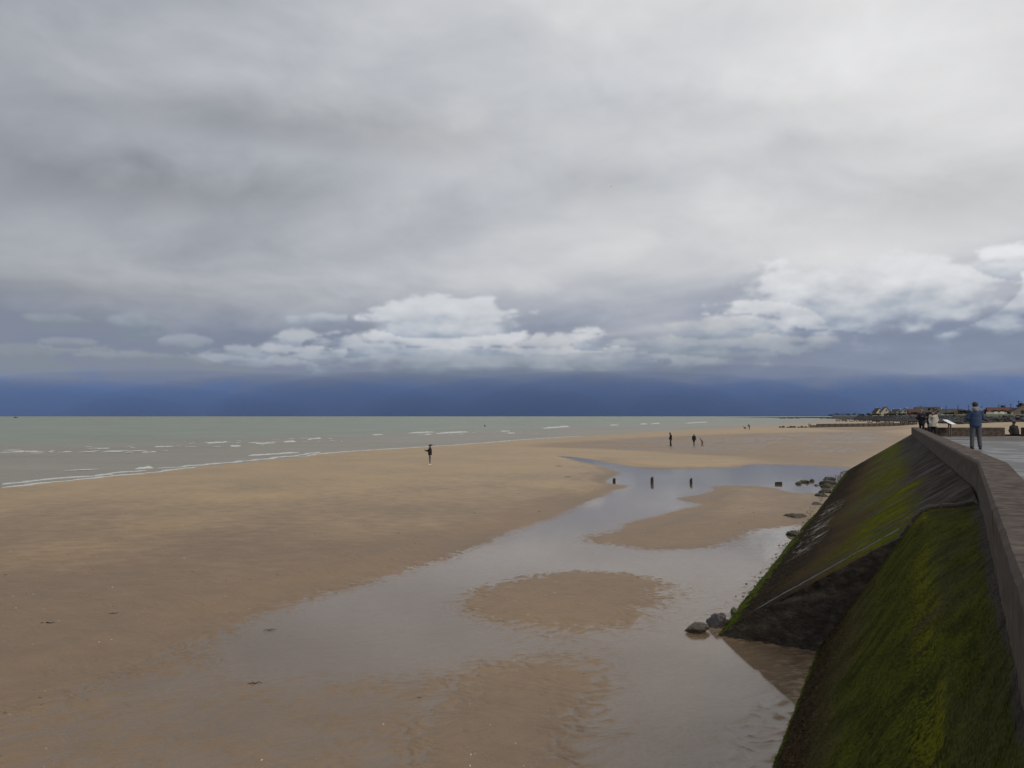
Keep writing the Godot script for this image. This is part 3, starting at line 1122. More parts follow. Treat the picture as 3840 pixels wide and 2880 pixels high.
func build_sea_wall() -> void:
	concrete = mottled(srgb(0.034, 0.025, 0.020), srgb(0.160, 0.124, 0.100), 2.3, 62, 0.85, 0.6, 0.03)
	concrete.metallic_specular = 0.3
	var far_dir := (CORNER - KINK).normalized()
	var far_out := Vector2(-far_dir.y, far_dir.x)                  # seaward
	var near_out := Vector2(-NEAR_DIR.y, NEAR_DIR.x)
	# --- far slope
	var far := thing("sea_wall_slope", "long straight concrete slope streaked with green algae below the far parapet", "sea wall", V(KINK, 0))
	var rough := noise(63, 0.7, 4, 0.6)
	var fine := noise(64, 4.0, 3, 0.6)
	var nu := 460
	var nv := 52
	var pts := PackedVector3Array()
	var uvs := PackedVector2Array()
	var edge := PackedVector3Array()
	var top0 := near_line(-0.5)
	var toe0 := Vector2(3.84, 14.69)
	var top1 := CORNER
	var toe1 := Vector2(25.1, 58.2)
	for i in nu + 1:
		var t := i / float(nu)
		for j in nv + 1:
			var s := j / float(nv)
			var a := top0.lerp(top1, t)
			var b := toe0.lerp(toe1, t)
			var p := a.lerp(b, s * 1.06)
			var y := lerpf(2.9, 0.0, s * 1.06) - 0.16 * smoothstep(0.03, 0.0, t) * smoothstep(0.36, 0.0, s)
			var weed := smoothstep(0.6, 0.8, s)
			var bump := 0.018 * rough.get_noise_3d(p.x, s * 4.0, p.y) + (0.006 + 0.022 * weed) * fine.get_noise_3d(p.x, s * 5.0, p.y)
			bump -= 0.05 * smoothstep(0.06, 0.0, t) * maxf(0.0, fine.get_noise_2d(s * 9.0, 3.0)) * (1.0 if s > 0.3 else 0.3)
			var v := V(p, y + bump) - V(KINK, 0)
			pts.append(v)
			uvs.append(Vector2(t, s))
			if i == 0:
				edge.append(v)
	var mb := MB.new()
	mb.grid(pts, nv + 1, Vector3(-0.5, 1, 0), uvs)
	part("slope_face", mb.mesh(), slope_material(far_slope_texture(), 2.0), far)
	# the broken near end of that slope: a rough face over the pool
	var endm := mottled(srgb(0.012, 0.010, 0.007), srgb(0.135, 0.105, 0.075), 1.6, 65, 0.85, 3.0, 0.03)
	mb = MB.new()
	pts = PackedVector3Array()
	var rows := 22
	for j in nv + 1:
		var e := edge[j]
		for i in rows + 1:
			var f := i / float(rows)
			var y := lerpf(e.y, -0.35, f)
			var q := 0.05 * rough.get_noise_3d(e.x * 2.0, y * 2.4, e.z * 2.0 + 5.0) + 0.03 * fine.get_noise_3d(e.x, y, e.z)
			q *= smoothstep(0.0, 0.08, f)
			var back := 0.10 * f + q + (0.10 if absf(y - lerpf(0.35, 1.9, 1.0 - j / float(nv))) < 0.05 else 0.0) * 0.4
			pts.append(Vector3(e.x + NEAR_DIR.x * back, y, e.z - NEAR_DIR.y * back))
	mb.grid(pts, rows + 1, Vector3(0, 0, 1))
	part("end_face", mb.mesh(), endm, far)
	# the far end turns the corner
	mb = MB.new()
	pts = PackedVector3Array()
	for i in 21:
		var t := i / 20.0
		for j in 13:
			var s := j / 12.0
			var a := CORNER.lerp(CORNER + Vector2(22.0, 0.0), t)
			var b := toe1.lerp(Vector2(48.0, 57.0), t)
			pts.append(V(a.lerp(b, s * 1.05), lerpf(2.9, 0.0, s * 1.05)) - V(KINK, 0))
	mb.grid(pts, 13, Vector3(0, 1, -1))
	part("return_face", mb.mesh(), concrete, far)
	# cement joint by the broken end, its wet gleam painted as a pale colour
	var jm := mottled(srgb(0.036, 0.029, 0.022), srgb(0.130, 0.108, 0.082), 0.6, 66, 0.8, 0.6, 0.04)
	mb = MB.new()
	var line := []
	var rad := []
	for i in 40:
		var s := 0.27 + i / 39.0 * 0.60
		var p := (KINK + far_dir * 0.55).lerp(toe0 + far_dir * 0.42, s)
		line.append(V(p, lerpf(2.9, 0.0, s) + 0.006 + 0.008 * rough.get_noise_2d(i * 0.8, 2.0)) - V(KINK, 0))
		rad.append(0.016 * (1.0 + 0.6 * rough.get_noise_2d(i * 1.1, 8.0)) * smoothstep(1.0, 0.85, i / 39.0) + 0.004)
	mb.tube(line, rad, 7)
	part("joint_gleam", mb.mesh(), mottled(srgb(0.08, 0.080, 0.076), srgb(0.22, 0.225, 0.215), 0.6, 68, 0.5, 0.3, 0.04), far)

	# --- near slope: shallow to a ridge, then steep to the sand
	var near := thing("sea_wall_slope", "steep ridged concrete slope thick with green moss below the near parapet", "sea wall", V(KINK, 0))
	nu = 400
	nv = 120
	pts = PackedVector3Array()
	uvs = PackedVector2Array()
	var lip := PackedVector3Array()
	for i in nu + 1:
		var t := i / float(nu)
		var u := lerpf(-12.5, -0.25, t)                        # metres from the kink
		var top := near_line(u) + (Vector2.ZERO if u <= 0.0 else far_dir * u - NEAR_DIR * u)
		var rd := lerpf(0.8, 12.62, t)
		var ridge := Vector2(0.05 + 0.524 * rd, rd)
		var td := lerpf(2.2, 14.1, t)
		var toe := Vector2(-1.63 + 0.508 * td, td)
		var ytop := lerpf(2.90, 2.72, smoothstep(-4.0, -0.5, u))
		for j in nv + 1:
			var s := j / float(nv)
			var p: Vector2
			var y: float
			if s < 0.30:
				var f := s / 0.30
				p = top.lerp(ridge, f)
				y = lerpf(ytop, 2.60, f) - 0.02 * sin(f * PI)
			else:
				var f := (s - 0.30) / 0.70 * 1.05
				p = ridge.lerp(toe, f)
				y = lerpf(2.60, 0.0, f)
			y -= 0.05 * exp(-pow((s - 0.30) / 0.035, 2.0))     # the ridge is rounded
			var weed := smoothstep(0.62, 0.8, s)
			var q := 0.02 * rough.get_noise_3d(p.x * 1.2, y * 1.5, p.y * 1.2) + (0.011 + 0.02 * weed) * fine.get_noise_3d(p.x * 1.6, y * 1.6, p.y * 1.6)
			if s < 0.12:
				q += 0.025 * fine.get_noise_2d(u * 0.9, 4.0) * smoothstep(0.12, 0.03, s)
			var v := V(p, y + q) - V(KINK, 0)
			pts.append(v)
			uvs.append(Vector2(t, s))
			if i == nu:
				lip.append(v)
	mb = MB.new()
	mb.grid(pts, nv + 1, Vector3(-0.5, 1, 0), uvs)
	part("slope_face", mb.mesh(), slope_material(near_slope_texture(), 2.2), near)
	mb = MB.new()
	pts = PackedVector3Array()
	for j in nv + 1:
		for i in 5:
			pts.append(lip[j] + Vector3(0, -0.12 * i, 0.015 * i))
	mb.grid(pts, 5, Vector3(0.3, 0, -1))
	part("end_face", mb.mesh(), concrete, near)
	# worn concrete kerb round its far corner, in three broken lengths
	for run in [[3, 24], [25, 44], [45, 66]]:
		mb = MB.new()
		var kl := []
		var kr := []
		for j in range(run[0], run[1]):
			kl.append(lip[j] + Vector3(0, 0.012, 0.02 * fine.get_noise_2d(j * 0.3, 1.0)))
			kr.append(0.052 * (1.0 + 0.35 * fine.get_noise_2d(j * 0.45, 7.0)) * (1.0 if run[0] < 45 else lerpf(1.0, 0.3, (j - 45) / 21.0)))
		mb.tube(kl, kr, 9)
		part("kerb_block", mb.mesh(), jm, near)

	# --- parapets
	parapet("parapet_wall", "low brown concrete parapet right beside the camera", [near_line(-17.0), KINK], Vector2(NEAR_DIR.y, -NEAR_DIR.x), 0.43, [4.3, 9.8])
	var lead := KINK + far_dir * 0.03
	parapet("parapet_wall", "long straight brown concrete parapet leading to the far corner", [lead, CORNER], Vector2(far_dir.y, -far_dir.x), 0.43, [6.4, 13.0, 19.6, 26.2, 32.8])
	parapet("parapet_wall", "low end wall across the promenade behind the information board", [CORNER + Vector2(0.45, -0.43), Vector2(32.05, CORNER.y - 0.43)], Vector2(0, -1), 0.40, [])
	parapet("parapet_wall", "end wall piece beyond the gap at the picture's right edge", [Vector2(33.35, CORNER.y - 0.43), Vector2(48.0, CORNER.y - 0.43)], Vector2(0, -1), 0.40, [])

	# --- promenade
	var pm := StandardMaterial3D.new()
	var ti := Image.create(512, 512, false, Image.FORMAT_RGB8)
	var ri := Image.create(512, 512, false, Image.FORMAT_R8)
	var n1 := noise(71, 0.5, 4, 0.55)
	var n2 := noise(72, 6.0, 3, 0.7)
	var n3 := noise(73, 0.16, 3, 0.5)
	for y in 512:
		for x in 512:
			var px := x / 512.0 * 46.0
			var pd := y / 512.0 * 56.0
			var wet := smoothstep(-0.05, 0.22, n1.get_noise_2d(px * 0.8, pd * 1.1) + n3.get_noise_2d(px, pd) * 0.9 + 0.10)
			var g := n2.get_noise_2d(px, pd)
			# an older, browner patch of paving beside the end wall
			var old := smoothstep(-0.05, 0.05, (px - 18.0) * 0.9 + (pd - 42.0) * 0.75 - 6.0 + 0.8 * n1.get_noise_2d(px, pd))
			var c := Color(0.120, 0.117, 0.115).lerp(Color(0.085, 0.074, 0.064), old)
			var s := (1.0 + 0.25 * g) * lerpf(1.25, 0.85, wet)
			ti.set_pixel(x, y, Color(c.r * s, c.g * s, c.b * s).linear_to_srgb())
			ri.set_pixel(x, y, Color(clampf(lerpf(0.8, 0.40, wet) + 0.12 * old + g * 0.06, 0.1, 1.0), 0, 0))
	pm.albedo_texture = tex(ti)
	pm.roughness = 1.0
	pm.roughness_texture = tex(ri)
	pm.roughness_texture_channel = BaseMaterial3D.TEXTURE_CHANNEL_RED
	mb = MB.new()
	var pn := noise(74, 0.35, 3)
	pts = PackedVector3Array()
	uvs = PackedVector2Array()
	for i in 141:
		var d := lerpf(-5.0, CORNER.y - 0.45, i / 140.0)
		var xl: float
		if d < KINK.y:
			xl = KINK.x + NEAR_DIR.x / NEAR_DIR.y * (d - KINK.y) + 0.36
		else:
			xl = KINK.x + far_dir.x / far_dir.y * (d - KINK.y) + 0.36
		for j in 81:
			var x := lerpf(xl, xl + 34.0, pow(j / 80.0, 1.3))
			pts.append(P(x, WALK + 0.006 * pn.get_noise_2d(x, d), d))
			uvs.append(Vector2(x / 46.0, d / 56.0))
	mb.grid(pts, 81, Vector3.UP, uvs)
	tag(part("promenade", mb.mesh(), pm, self), "wet grey asphalt promenade behind the parapet", "", "", "structure")
	# steps down to the beach through the gap in the end wall
	var st := thing("beach_steps", "concrete steps down to the beach through the end wall gap", "steps", P(33.6, 0, CORNER.y))
	for k in 12:
		mb = MB.new()
		mb.box(Transform3D(Basis(), Vector3(0.0, WALK - 0.17 * (k + 1) - 0.20, -0.30 - 0.32 * k + 0.70)), Vector3(2.8, 0.40, 0.32), 0.012)
		part("step", mb.mesh(), concrete, st)


# ------------------------------------------------------------------ stones, posts, groynes
func rock_mesh(size: Vector3, seed_: int, jag := 0.22, flat := 0) -> ArrayMesh:
	var nz := noise(seed_, 1.1, 3, 0.55)
	var n2 := noise(seed_ + 5, 4.0, 3, 0.6)
	var r := RandomNumberGenerator.new()
	r.seed = seed_
	var planes := []
	for k in 7 + flat:
		planes.append([Vector3(r.randfn(), r.randfn() * 0.8, r.randfn()).normalized(), r.randf_range(0.62, 0.92)])
	var pts := PackedVector3Array()
	var cols := 36
	var rows := 22
	for i in rows + 1:
		var th := PI * i / rows
		for j in cols:
			var ph := TAU * j / cols
			var d := Vector3(sin(th) * cos(ph), cos(th), sin(th) * sin(ph))
			var rad := 1.0 + jag * nz.get_noise_3dv(d * 1.3) * 2.0
			for p in planes:
				var k: float = d.dot(p[0])
				if k > 0.05:
					rad = minf(rad, p[1] / k)
			rad += 0.09 * n2.get_noise_3dv(d * 2.2)
			pts.append(d * rad * size * 0.5)
	var b := MB.new()
	b.grid(pts, cols, Vector3.UP, PackedVector2Array(), PackedColorArray(), true)
	# normals of a closed shape: point away from the middle
	for k in b.v.size():
		if b.n[k].dot(b.v[k]) < 0.0:
			b.n[k] = -b.n[k]
	var ids := b.i
	for k in range(0, ids.size(), 3):
		var fa := (b.v[ids[k + 1]] - b.v[ids[k]]).cross(b.v[ids[k + 2]] - b.v[ids[k]])
		if fa.dot(b.v[ids[k]] + b.v[ids[k + 1]] + b.v[ids[k + 2]]) > 0.0:
			var t := ids[k + 1]
			ids[k + 1] = ids[k + 2]
			ids[k + 2] = t
	b.i = ids
	return b.mesh()


func stone(label: String, at: Vector3, size: Vector3, seed_: int, m: Material, turn := 0.0, group := "") -> void:
	var o := part("rock", rock_mesh(size, seed_), m, self)
	o.position = at + Vector3(0, size.y * 0.22, 0)
	o.rotation = Vector3(0, turn, 0)
	tag(o, label, "rock", group)


func build_stones() -> void:
	var brown := mottled(srgb(0.030, 0.024, 0.016), srgb(0.150, 0.125, 0.085), 0.5, 81, 0.6, 1.2, 0.03)
	var grey := mottled(srgb(0.036, 0.029, 0.030), srgb(0.125, 0.105, 0.108), 0.5, 82, 0.45, 1.2, 0.03)
	var green := mottled(srgb(0.035, 0.040, 0.010), srgb(0.115, 0.120, 0.045), 0.4, 83, 0.7, 1.2, 0.03)
	var weedy := mottled(srgb(0.020, 0.019, 0.010), srgb(0.145, 0.125, 0.088), 0.7, 84, 0.7, 1.5, 0.03)
	stone("oval brown rock lying furthest out in the pool by the slope tip", P(3.53, 0, 14.95), Vector3(0.52, 0.19, 0.40), 101, brown, 0.35)
	stone("dark purple grey boulder standing in the pool beside the slope tip", P(4.04, 0, 15.35), Vector3(0.40, 0.32, 0.34), 102, grey, 0.2)
	stone("small pointed greenish rock in the pool behind the dark boulder", P(4.62, 0, 16.2), Vector3(0.20, 0.17, 0.18), 103, green, 0.8)
	stone("long flat weedy rock against the foot of the far slope beside the near sand bank", P(11.35, -0.02, 31.2), Vector3(1.05, 0.30, 0.9), 104, weedy, 0.3)
	stone("dark flat rock in the pool just nearer than the long weedy rock", P(9.75, -0.02, 26.9), Vector3(0.6, 0.24, 0.7), 105, weedy, 0.1)
	stone("single little rock at the slope foot halfway along the near pool", P(8.05, -0.02, 22.7), Vector3(0.3, 0.24, 0.36), 106, weedy)
	stone("low dark rock at the slope foot beside the small notch pool", P(13.7, -0.02, 34.9), Vector3(0.7, 0.36, 0.7), 107, weedy, 0.5)
	stone("squat rock at the slope foot between the notch pool and the boulder heap", P(15.4, -0.02, 38.6), Vector3(0.75, 0.44, 0.8), 108, weedy, 0.9)
	stone("flat topped rock just before the heap at the slope foot", P(16.6, -0.02, 41.2), Vector3(0.8, 0.40, 0.7), 109, weedy, 0.2)
	stone("largest green capped rock of the heap at the slope foot", P(19.0, -0.05, 46.6), Vector3(1.0, 0.45, 0.9), 110, weedy, 0.2)
	stone("pale rock leaning on the largest rock of the heap", P(18.2, -0.05, 44.9), Vector3(0.6, 0.36, 0.6), 111, weedy, 0.7)
	stone("seaward rock of the heap at the slope foot", P(18.2, -0.02, 48.3), Vector3(0.7, 0.26, 0.6), 112, weedy, 1.3)
	stone("farthest rock of the heap, close against the slope", P(20.3, -0.02, 49.6), Vector3(0.8, 0.36, 0.7), 113, weedy, 0.4)
	stone("lone pointed rock in the far pool nearest the heap", P(18.9, -0.05, 48.9), Vector3(0.34, 0.26, 0.3), 114, brown, 0.4)
	stone("small low rock in the far pool in front of the heap", P(18.0, -0.06, 46.0), Vector3(0.32, 0.18, 0.3), 115, brown, 0.1)
	stone("tiny rock breaking the far pool between the plank stub and the heap", P(17.7, -0.05, 46.6), Vector3(0.14, 0.12, 0.14), 116, brown, 0.1)
	# wooden stumps standing in the far pool
	var wood := mottled(srgb(0.012, 0.010, 0.008), srgb(0.050, 0.042, 0.034), 0.4, 85, 0.8, 0.8, 0.05)
	var wn := noise(86, 6.0, 3)
	var posts := [[6.25, 47.5, 0.18, 0.30, "squat dark wooden stump on the sand spit, first of the row"], [8.6, 47.7, 0.18, 0.35, "tallest dark wooden stump, mirrored in the pool, middle of the row"], [10.95, 47.5, 0.17, 0.28, "leaning topped dark wooden stump third from the sand spit"]]
	for q in posts:
		var o := thing("wooden_stump", q[4], "post", P(q[0], 0, q[1]), 0.0, "old groyne stumps in the far pool")
		var pts := PackedVector3Array()
		for i in 14:
			var y: float = -0.25 + (q[3] + 0.25) * mini(i, 11) / 11.0
			var shrink := 1.0 if i < 10 else (0.93 if i == 10 else (0.8 if i == 11 else (0.45 if i == 12 else 0.01)))
			for j in 18:
				var f := TAU * j / 18
				var rr: float = q[2] * 0.5 * shrink * (1.0 + 0.16 * wn.get_noise_3d(cos(f), y * 0.6, sin(f) + q[0]))
				pts.append(Vector3(cos(f) * rr, y + (0.05 * cos(f) * (q[0] - 6.0) * 0.2 if i >= 10 else 0.0), sin(f) * rr))
		var b := MB.new()
		b.grid(pts, 18, Vector3.RIGHT, PackedVector2Array(), PackedColorArray(), true)
		fix_round(b)
		part("trunk", b.mesh(), wood, o)
	var blk := thing("plank_stub", "short thick plank end lying level in the far pool", "plank", P(16.06, 0, 46.8), 0.06)
	var bb := MB.new()
	bb.box(Transform3D(Basis(Vector3(0, 0, 1), 0.02), Vector3(0, 0.04, 0)), Vector3(0.40, 0.20, 0.16), 0.02)
	part("board", bb.mesh(), wood, blk)
	stone("broken pale lump with a dark cap next to the plank end in the far pool", P(17.35, -0.03, 47.0), Vector3(0.42, 0.24, 0.3), 117, weedy, 0.3)


# turns the normals and faces of a roughly upright round shape outwards
func fix_round(b: MB) -> void:
	var ids := b.i
	for k in b.v.size():
		var o := Vector3(b.v[k].x, 0, b.v[k].z)
		if b.n[k].dot(o) < 0.0 and absf(b.n[k].y) < 0.9:
			b.n[k] = -b.n[k]
		elif b.n[k].y < -0.9 and b.v[k].y > 0.0:
			b.n[k] = -b.n[k]
	for k in range(0, ids.size(), 3):
		var fa := (b.v[ids[k + 1]] - b.v[ids[k]]).cross(b.v[ids[k + 2]] - b.v[ids[k]])
		if fa.dot(b.n[ids[k]] + b.n[ids[k + 1]] + b.n[ids[k + 2]]) > 0.0:
			var t := ids[k + 1]
			ids[k + 1] = ids[k + 2]
			ids[k + 2] = t
	b.i = ids


func groyne(label: String, a: Vector2, b: Vector2, foot: float, height: float, bay: float, broken: float, seed_: int, m: Material) -> void:
	var dir := b - a
	var n := maxi(2, int(dir.length() / bay))
	var turn := atan2(dir.y, dir.x)
	var o := thing("groyne", label, "groyne", V(a, foot), turn, "wooden groynes on the beach")
	rng.seed = seed_
	var step := dir.length() / n
	var post := MB.new()
	post.box(Transform3D(Basis(), Vector3(0, height * 0.5 - 0.5, 0)), Vector3(0.24, height + 0.9, 0.24), 0.03)
	var pmesh := post.mesh()
	var rows := 3 if broken < 0.2 else 2
	var plank := MB.new()
	plank.box(Transform3D(), Vector3(step * 0.985, height * 0.94 / rows - 0.03, 0.12), 0.015)
	var kmesh := plank.mesh()
	for k in n + 1:
		if rng.randf() < broken * 0.5:
			continue
		var q := part("post", pmesh, m, o)
		q.position = Vector3(step * k, rng.randf_range(-0.12, 0.10) * (1.0 + broken * 3.0), 0)
	for k in n:
		for r in rows:
			if rng.randf() < broken or (k == 0 and r == rows - 1) or (broken > 0.2 and r == rows - 1 and rng.randf() < 0.5):
				continue
			var q := part("plank", kmesh, m, o)
			q.position = Vector3(step * (k + 0.5), height * (r + 0.5) / rows - 0.05, 0.0)
			q.rotation.z = rng.randf_range(-0.004, 0.004)


func build_groynes() -> void:
	var wood := mottled(srgb(0.008, 0.007, 0.006), srgb(0.040, 0.034, 0.028), 3.0, 88, 0.85, 0.8, 0.04)
	groyne("long dark plank groyne crossing the beach beyond the dog walker", Vector2(103.5, 268.5), Vector2(170.0, 325.0), 0.12, 1.3, 4.2, 0.0, 1, wood)
	groyne("broken groyne of leaning posts below the first cream houses", Vector2(278.0, 665.0), Vector2(392.0, 900.0), 0.2, 1.1, 6.0, 0.6, 2, wood)
	groyne("far thin groyne running out towards the sea's edge", Vector2(470.0, 1180.0), Vector2(560.0, 1290.0), 0.2, 1.4, 9.0, 0.4, 3, wood)
	groyne("low post row on the sand below the dyke's bend", Vector2(215.0, 512.0), Vector2(262.0, 560.0), 0.5, 0.9, 4.0, 0.55, 4, wood)
	groyne("railed groyne behind the long plank groyne's landward half", Vector2(199.0, 433.0), Vector2(222.0, 452.0), 0.5, 1.0, 4.5, 0.5, 5, wood)
	groyne("dark low groyne between the railed groyne and the dyke", Vector2(192.0, 402.0), Vector2(214.0, 418.0), 0.7, 0.8, 3.6, 0.4, 6, wood)
	groyne("half buried groyne nearest the dyke's foot", Vector2(164.0, 327.0), Vector2(184.0, 352.0), 1.2, 0.8, 3.6, 0.3, 7, wood)
	groyne("outermost groyne standing in the shallows under the horizon", Vector2(440.0, 1290.0), Vector2(520.0, 1400.0), 0.0, 2.0, 9.0, 0.3, 8, wood)
	var pole := thing("marker_post", "tall dark marker post at the seaward end of the long groyne", "post", P(102.6, 0, 267.5))
	var b := MB.new()
	b.tube([Vector3(0, -0.4, 0), Vector3(0, 0.8, 0), Vector3(0.02, 1.55, 0)], [0.17, 0.15, 0.13], 8)
	part("shaft", b.mesh(), wood, pole)
	var dark := mottled(srgb(0.014, 0.014, 0.013), srgb(0.052, 0.050, 0.046), 1.5, 89, 0.7, 2.0, 0.04)
	var words := ["smallest low boulder at the seaward end of the rock row", "second boulder from the sea in the rock row", "third boulder from the sea in the rock row", "middle boulder of the rock row before the groyne", "broad boulder just landward of the rock row's middle", "sixth boulder from the sea in the rock row", "boulder of the rock row next to the last one", "last boulder of the rock row beside the marker post"]
	for k in 8:
		var px := 92.4 + k * 1.28
		stone(words[k], P(px, 0.0, 267.0 + 0.4 * sin(k * 2.1)), Vector3(1.0 + 0.5 * absf(sin(k * 1.7)), 0.85 + 0.25 * sin(k * 2.3), 1.3), 130 + k, dark, k * 0.7, "rock row before the long groyne")


# ------------------------------------------------------------------ the far dyke, its houses, poles and plants
func build_dyke() -> void:
	var rk := noise(91, 0.22, 4, 0.6)
	var m := DYKE.size() / 4
	var cs := []
	for k in m:
		cs.append([Vector2(DYKE[k * 4], DYKE[k * 4 + 1]), DYKE[k * 4 + 2], DYKE[k * 4 + 3]])
	# resample
	var line := []
	for k in m - 1:
		var n := maxi(3, int(cs[k][0].distance_to(cs[k + 1][0]) / 5.0))
		for q in n:
			var t := q / float(n)
			line.append([cs[k][0].lerp(cs[k + 1][0], t), lerpf(cs[k][1], cs[k + 1][1], t), lerpf(cs[k][2], cs[k + 1][2], t)])
	line.append(cs[m - 1])
	var prof := [[-4.0, -1.2, 0], [0.0, 0.0, 0], [2.2, 0.35, 0], [4.4, 0.62, 0], [6.0, 0.74, 1], [8.0, 0.86, 1], [10.5, 0.98, 1], [13.0, 1.0, 1], [17.0, 0.96, 1]]
	var pts := PackedVector3Array()
	var tint := PackedColorArray()
	for k in line.size():
		var p: Vector2 = line[k][0]
		var d: Vector2 = (line[mini(k + 2, line.size() - 1)][0] - line[maxi(k - 2, 0)][0]).normalized()
		var inn := Vector2(d.y, -d.x)
		for s in prof:
			var z: Vector2 = p + inn * s[0]
			var y: float = lerpf(line[k][1], line[k][2], s[1]) if s[1] >= 0.0 else line[k][1] - 1.5
			y += 0.35 * rk.get_noise_2d(z.x, z.y) * (1.0 if s[2] == 0 else 0.6)
			pts.append(V(z, y))
			var g := 1.0 + 0.5 * rk.get_noise_2d(z.x * 2.0 + 50.0, z.y * 2.0)
			var near := smoothstep(480.0, 330.0, p.y)
			var c := Color(0.050, 0.046, 0.042) if s[2] == 0 else Color(0.095, 0.085, 0.062).lerp(Color(0.090, 0.100, 0.045), near)
			tint.append(Color(c.r * g, c.g * g, c.b * g))
	var b := MB.new()
	b.grid(pts, prof.size(), Vector3(0, 1, 0), PackedVector2Array(), tint)
	var mt := StandardMaterial3D.new()
	mt.vertex_color_use_as_albedo = true
	mt.roughness = 0.9
	tag(part("dyke", b.mesh(), mt, self), "long low dyke with rough grass top curving along the shore", "", "", "structure")
	# armour stones along its foot
	var am := rock_mesh(Vector3(1.0, 0.8, 0.9), 140)
	var mm := MultiMesh.new()
	mm.transform_format = MultiMesh.TRANSFORM_3D
	mm.use_colors = true
	mm.mesh = am
	rng.seed = 9
	var where := []
	for k in line.size() - 1:
		if line[k][0].y > 900.0 or line[k][0].x > 330.0 and line[k][0].y < 300.0:
			continue
		var d: Vector2 = (line[k + 1][0] - line[k][0]).normalized()
		var inn := Vector2(d.y, -d.x)
		for q in 26:
			var f := rng.randf()
			var z: Vector2 = line[k][0].lerp(line[k + 1][0], rng.randf()) + inn * (f * 5.6 - 0.6)
			var y := lerpf(line[k][1], line[k][2], clampf((f * 5.6 - 0.6) / 6.6, 0.0, 0.8))
			var s := rng.randf_range(0.6, 1.7)
			where.append(Transform3D(Basis.from_euler(Vector3(rng.randf() * 6.0, rng.randf() * 6.0, rng.randf() * 6.0)).scaled(Vector3(s, s * 0.8, s)), V(z, y + 0.15)))
	mm.instance_count = where.size()
	for k in where.size():
		mm.set_instance_transform(k, where[k])
		var g := rng.randf_range(0.035, 0.125)
		mm.set_instance_color(k, Color(g, g * 0.96, g * 0.95))
	var rm := StandardMaterial3D.new()
	rm.vertex_color_use_as_albedo = true
	rm.roughness = 0.85
	var mi := MultiMeshInstance3D.new()
	mi.name = "rock_armour"
	mi.multimesh = mm
	mi.material_override = rm
	add_child(mi)
	tag(mi, "grey armour stones heaped along the foot of the dyke", "rocks", "", "stuff")
	# land behind the dyke
	var poly := PackedVector2Array()
	for k in range(0, line.size(), 4):
		var d: Vector2 = (line[mini(k + 2, line.size() - 1)][0] - line[maxi(k - 2, 0)][0]).normalized()
		poly.append(line[k][0] + Vector2(d.y, -d.x) * 14.0)
	poly.append_array([Vector2(700, 2600), Vector2(4000, 6000), Vector2(9000, 3000), Vector2(6000, -400), Vector2(420, 236)])
	var ids := Geometry2D.triangulate_polygon(poly)
	var lb := MB.new()
	for k in range(0, ids.size(), 3):
		var a := V(poly[ids[k]], 4.72)
		var c := V(poly[ids[k + 1]], 4.72)
		var e := V(poly[ids[k + 2]], 4.72)
		if (c - a).cross(e - a).y > 0.0:
			lb.tri(a, c, e)
		else:
			lb.tri(a, e, c)
	tag(part("land", lb.mesh(), mottled(srgb(0.055, 0.062, 0.028), srgb(0.13, 0.12, 0.07), 30.0, 92, 0.95, 0.0), self), "flat land behind the dyke", "", "", "structure")


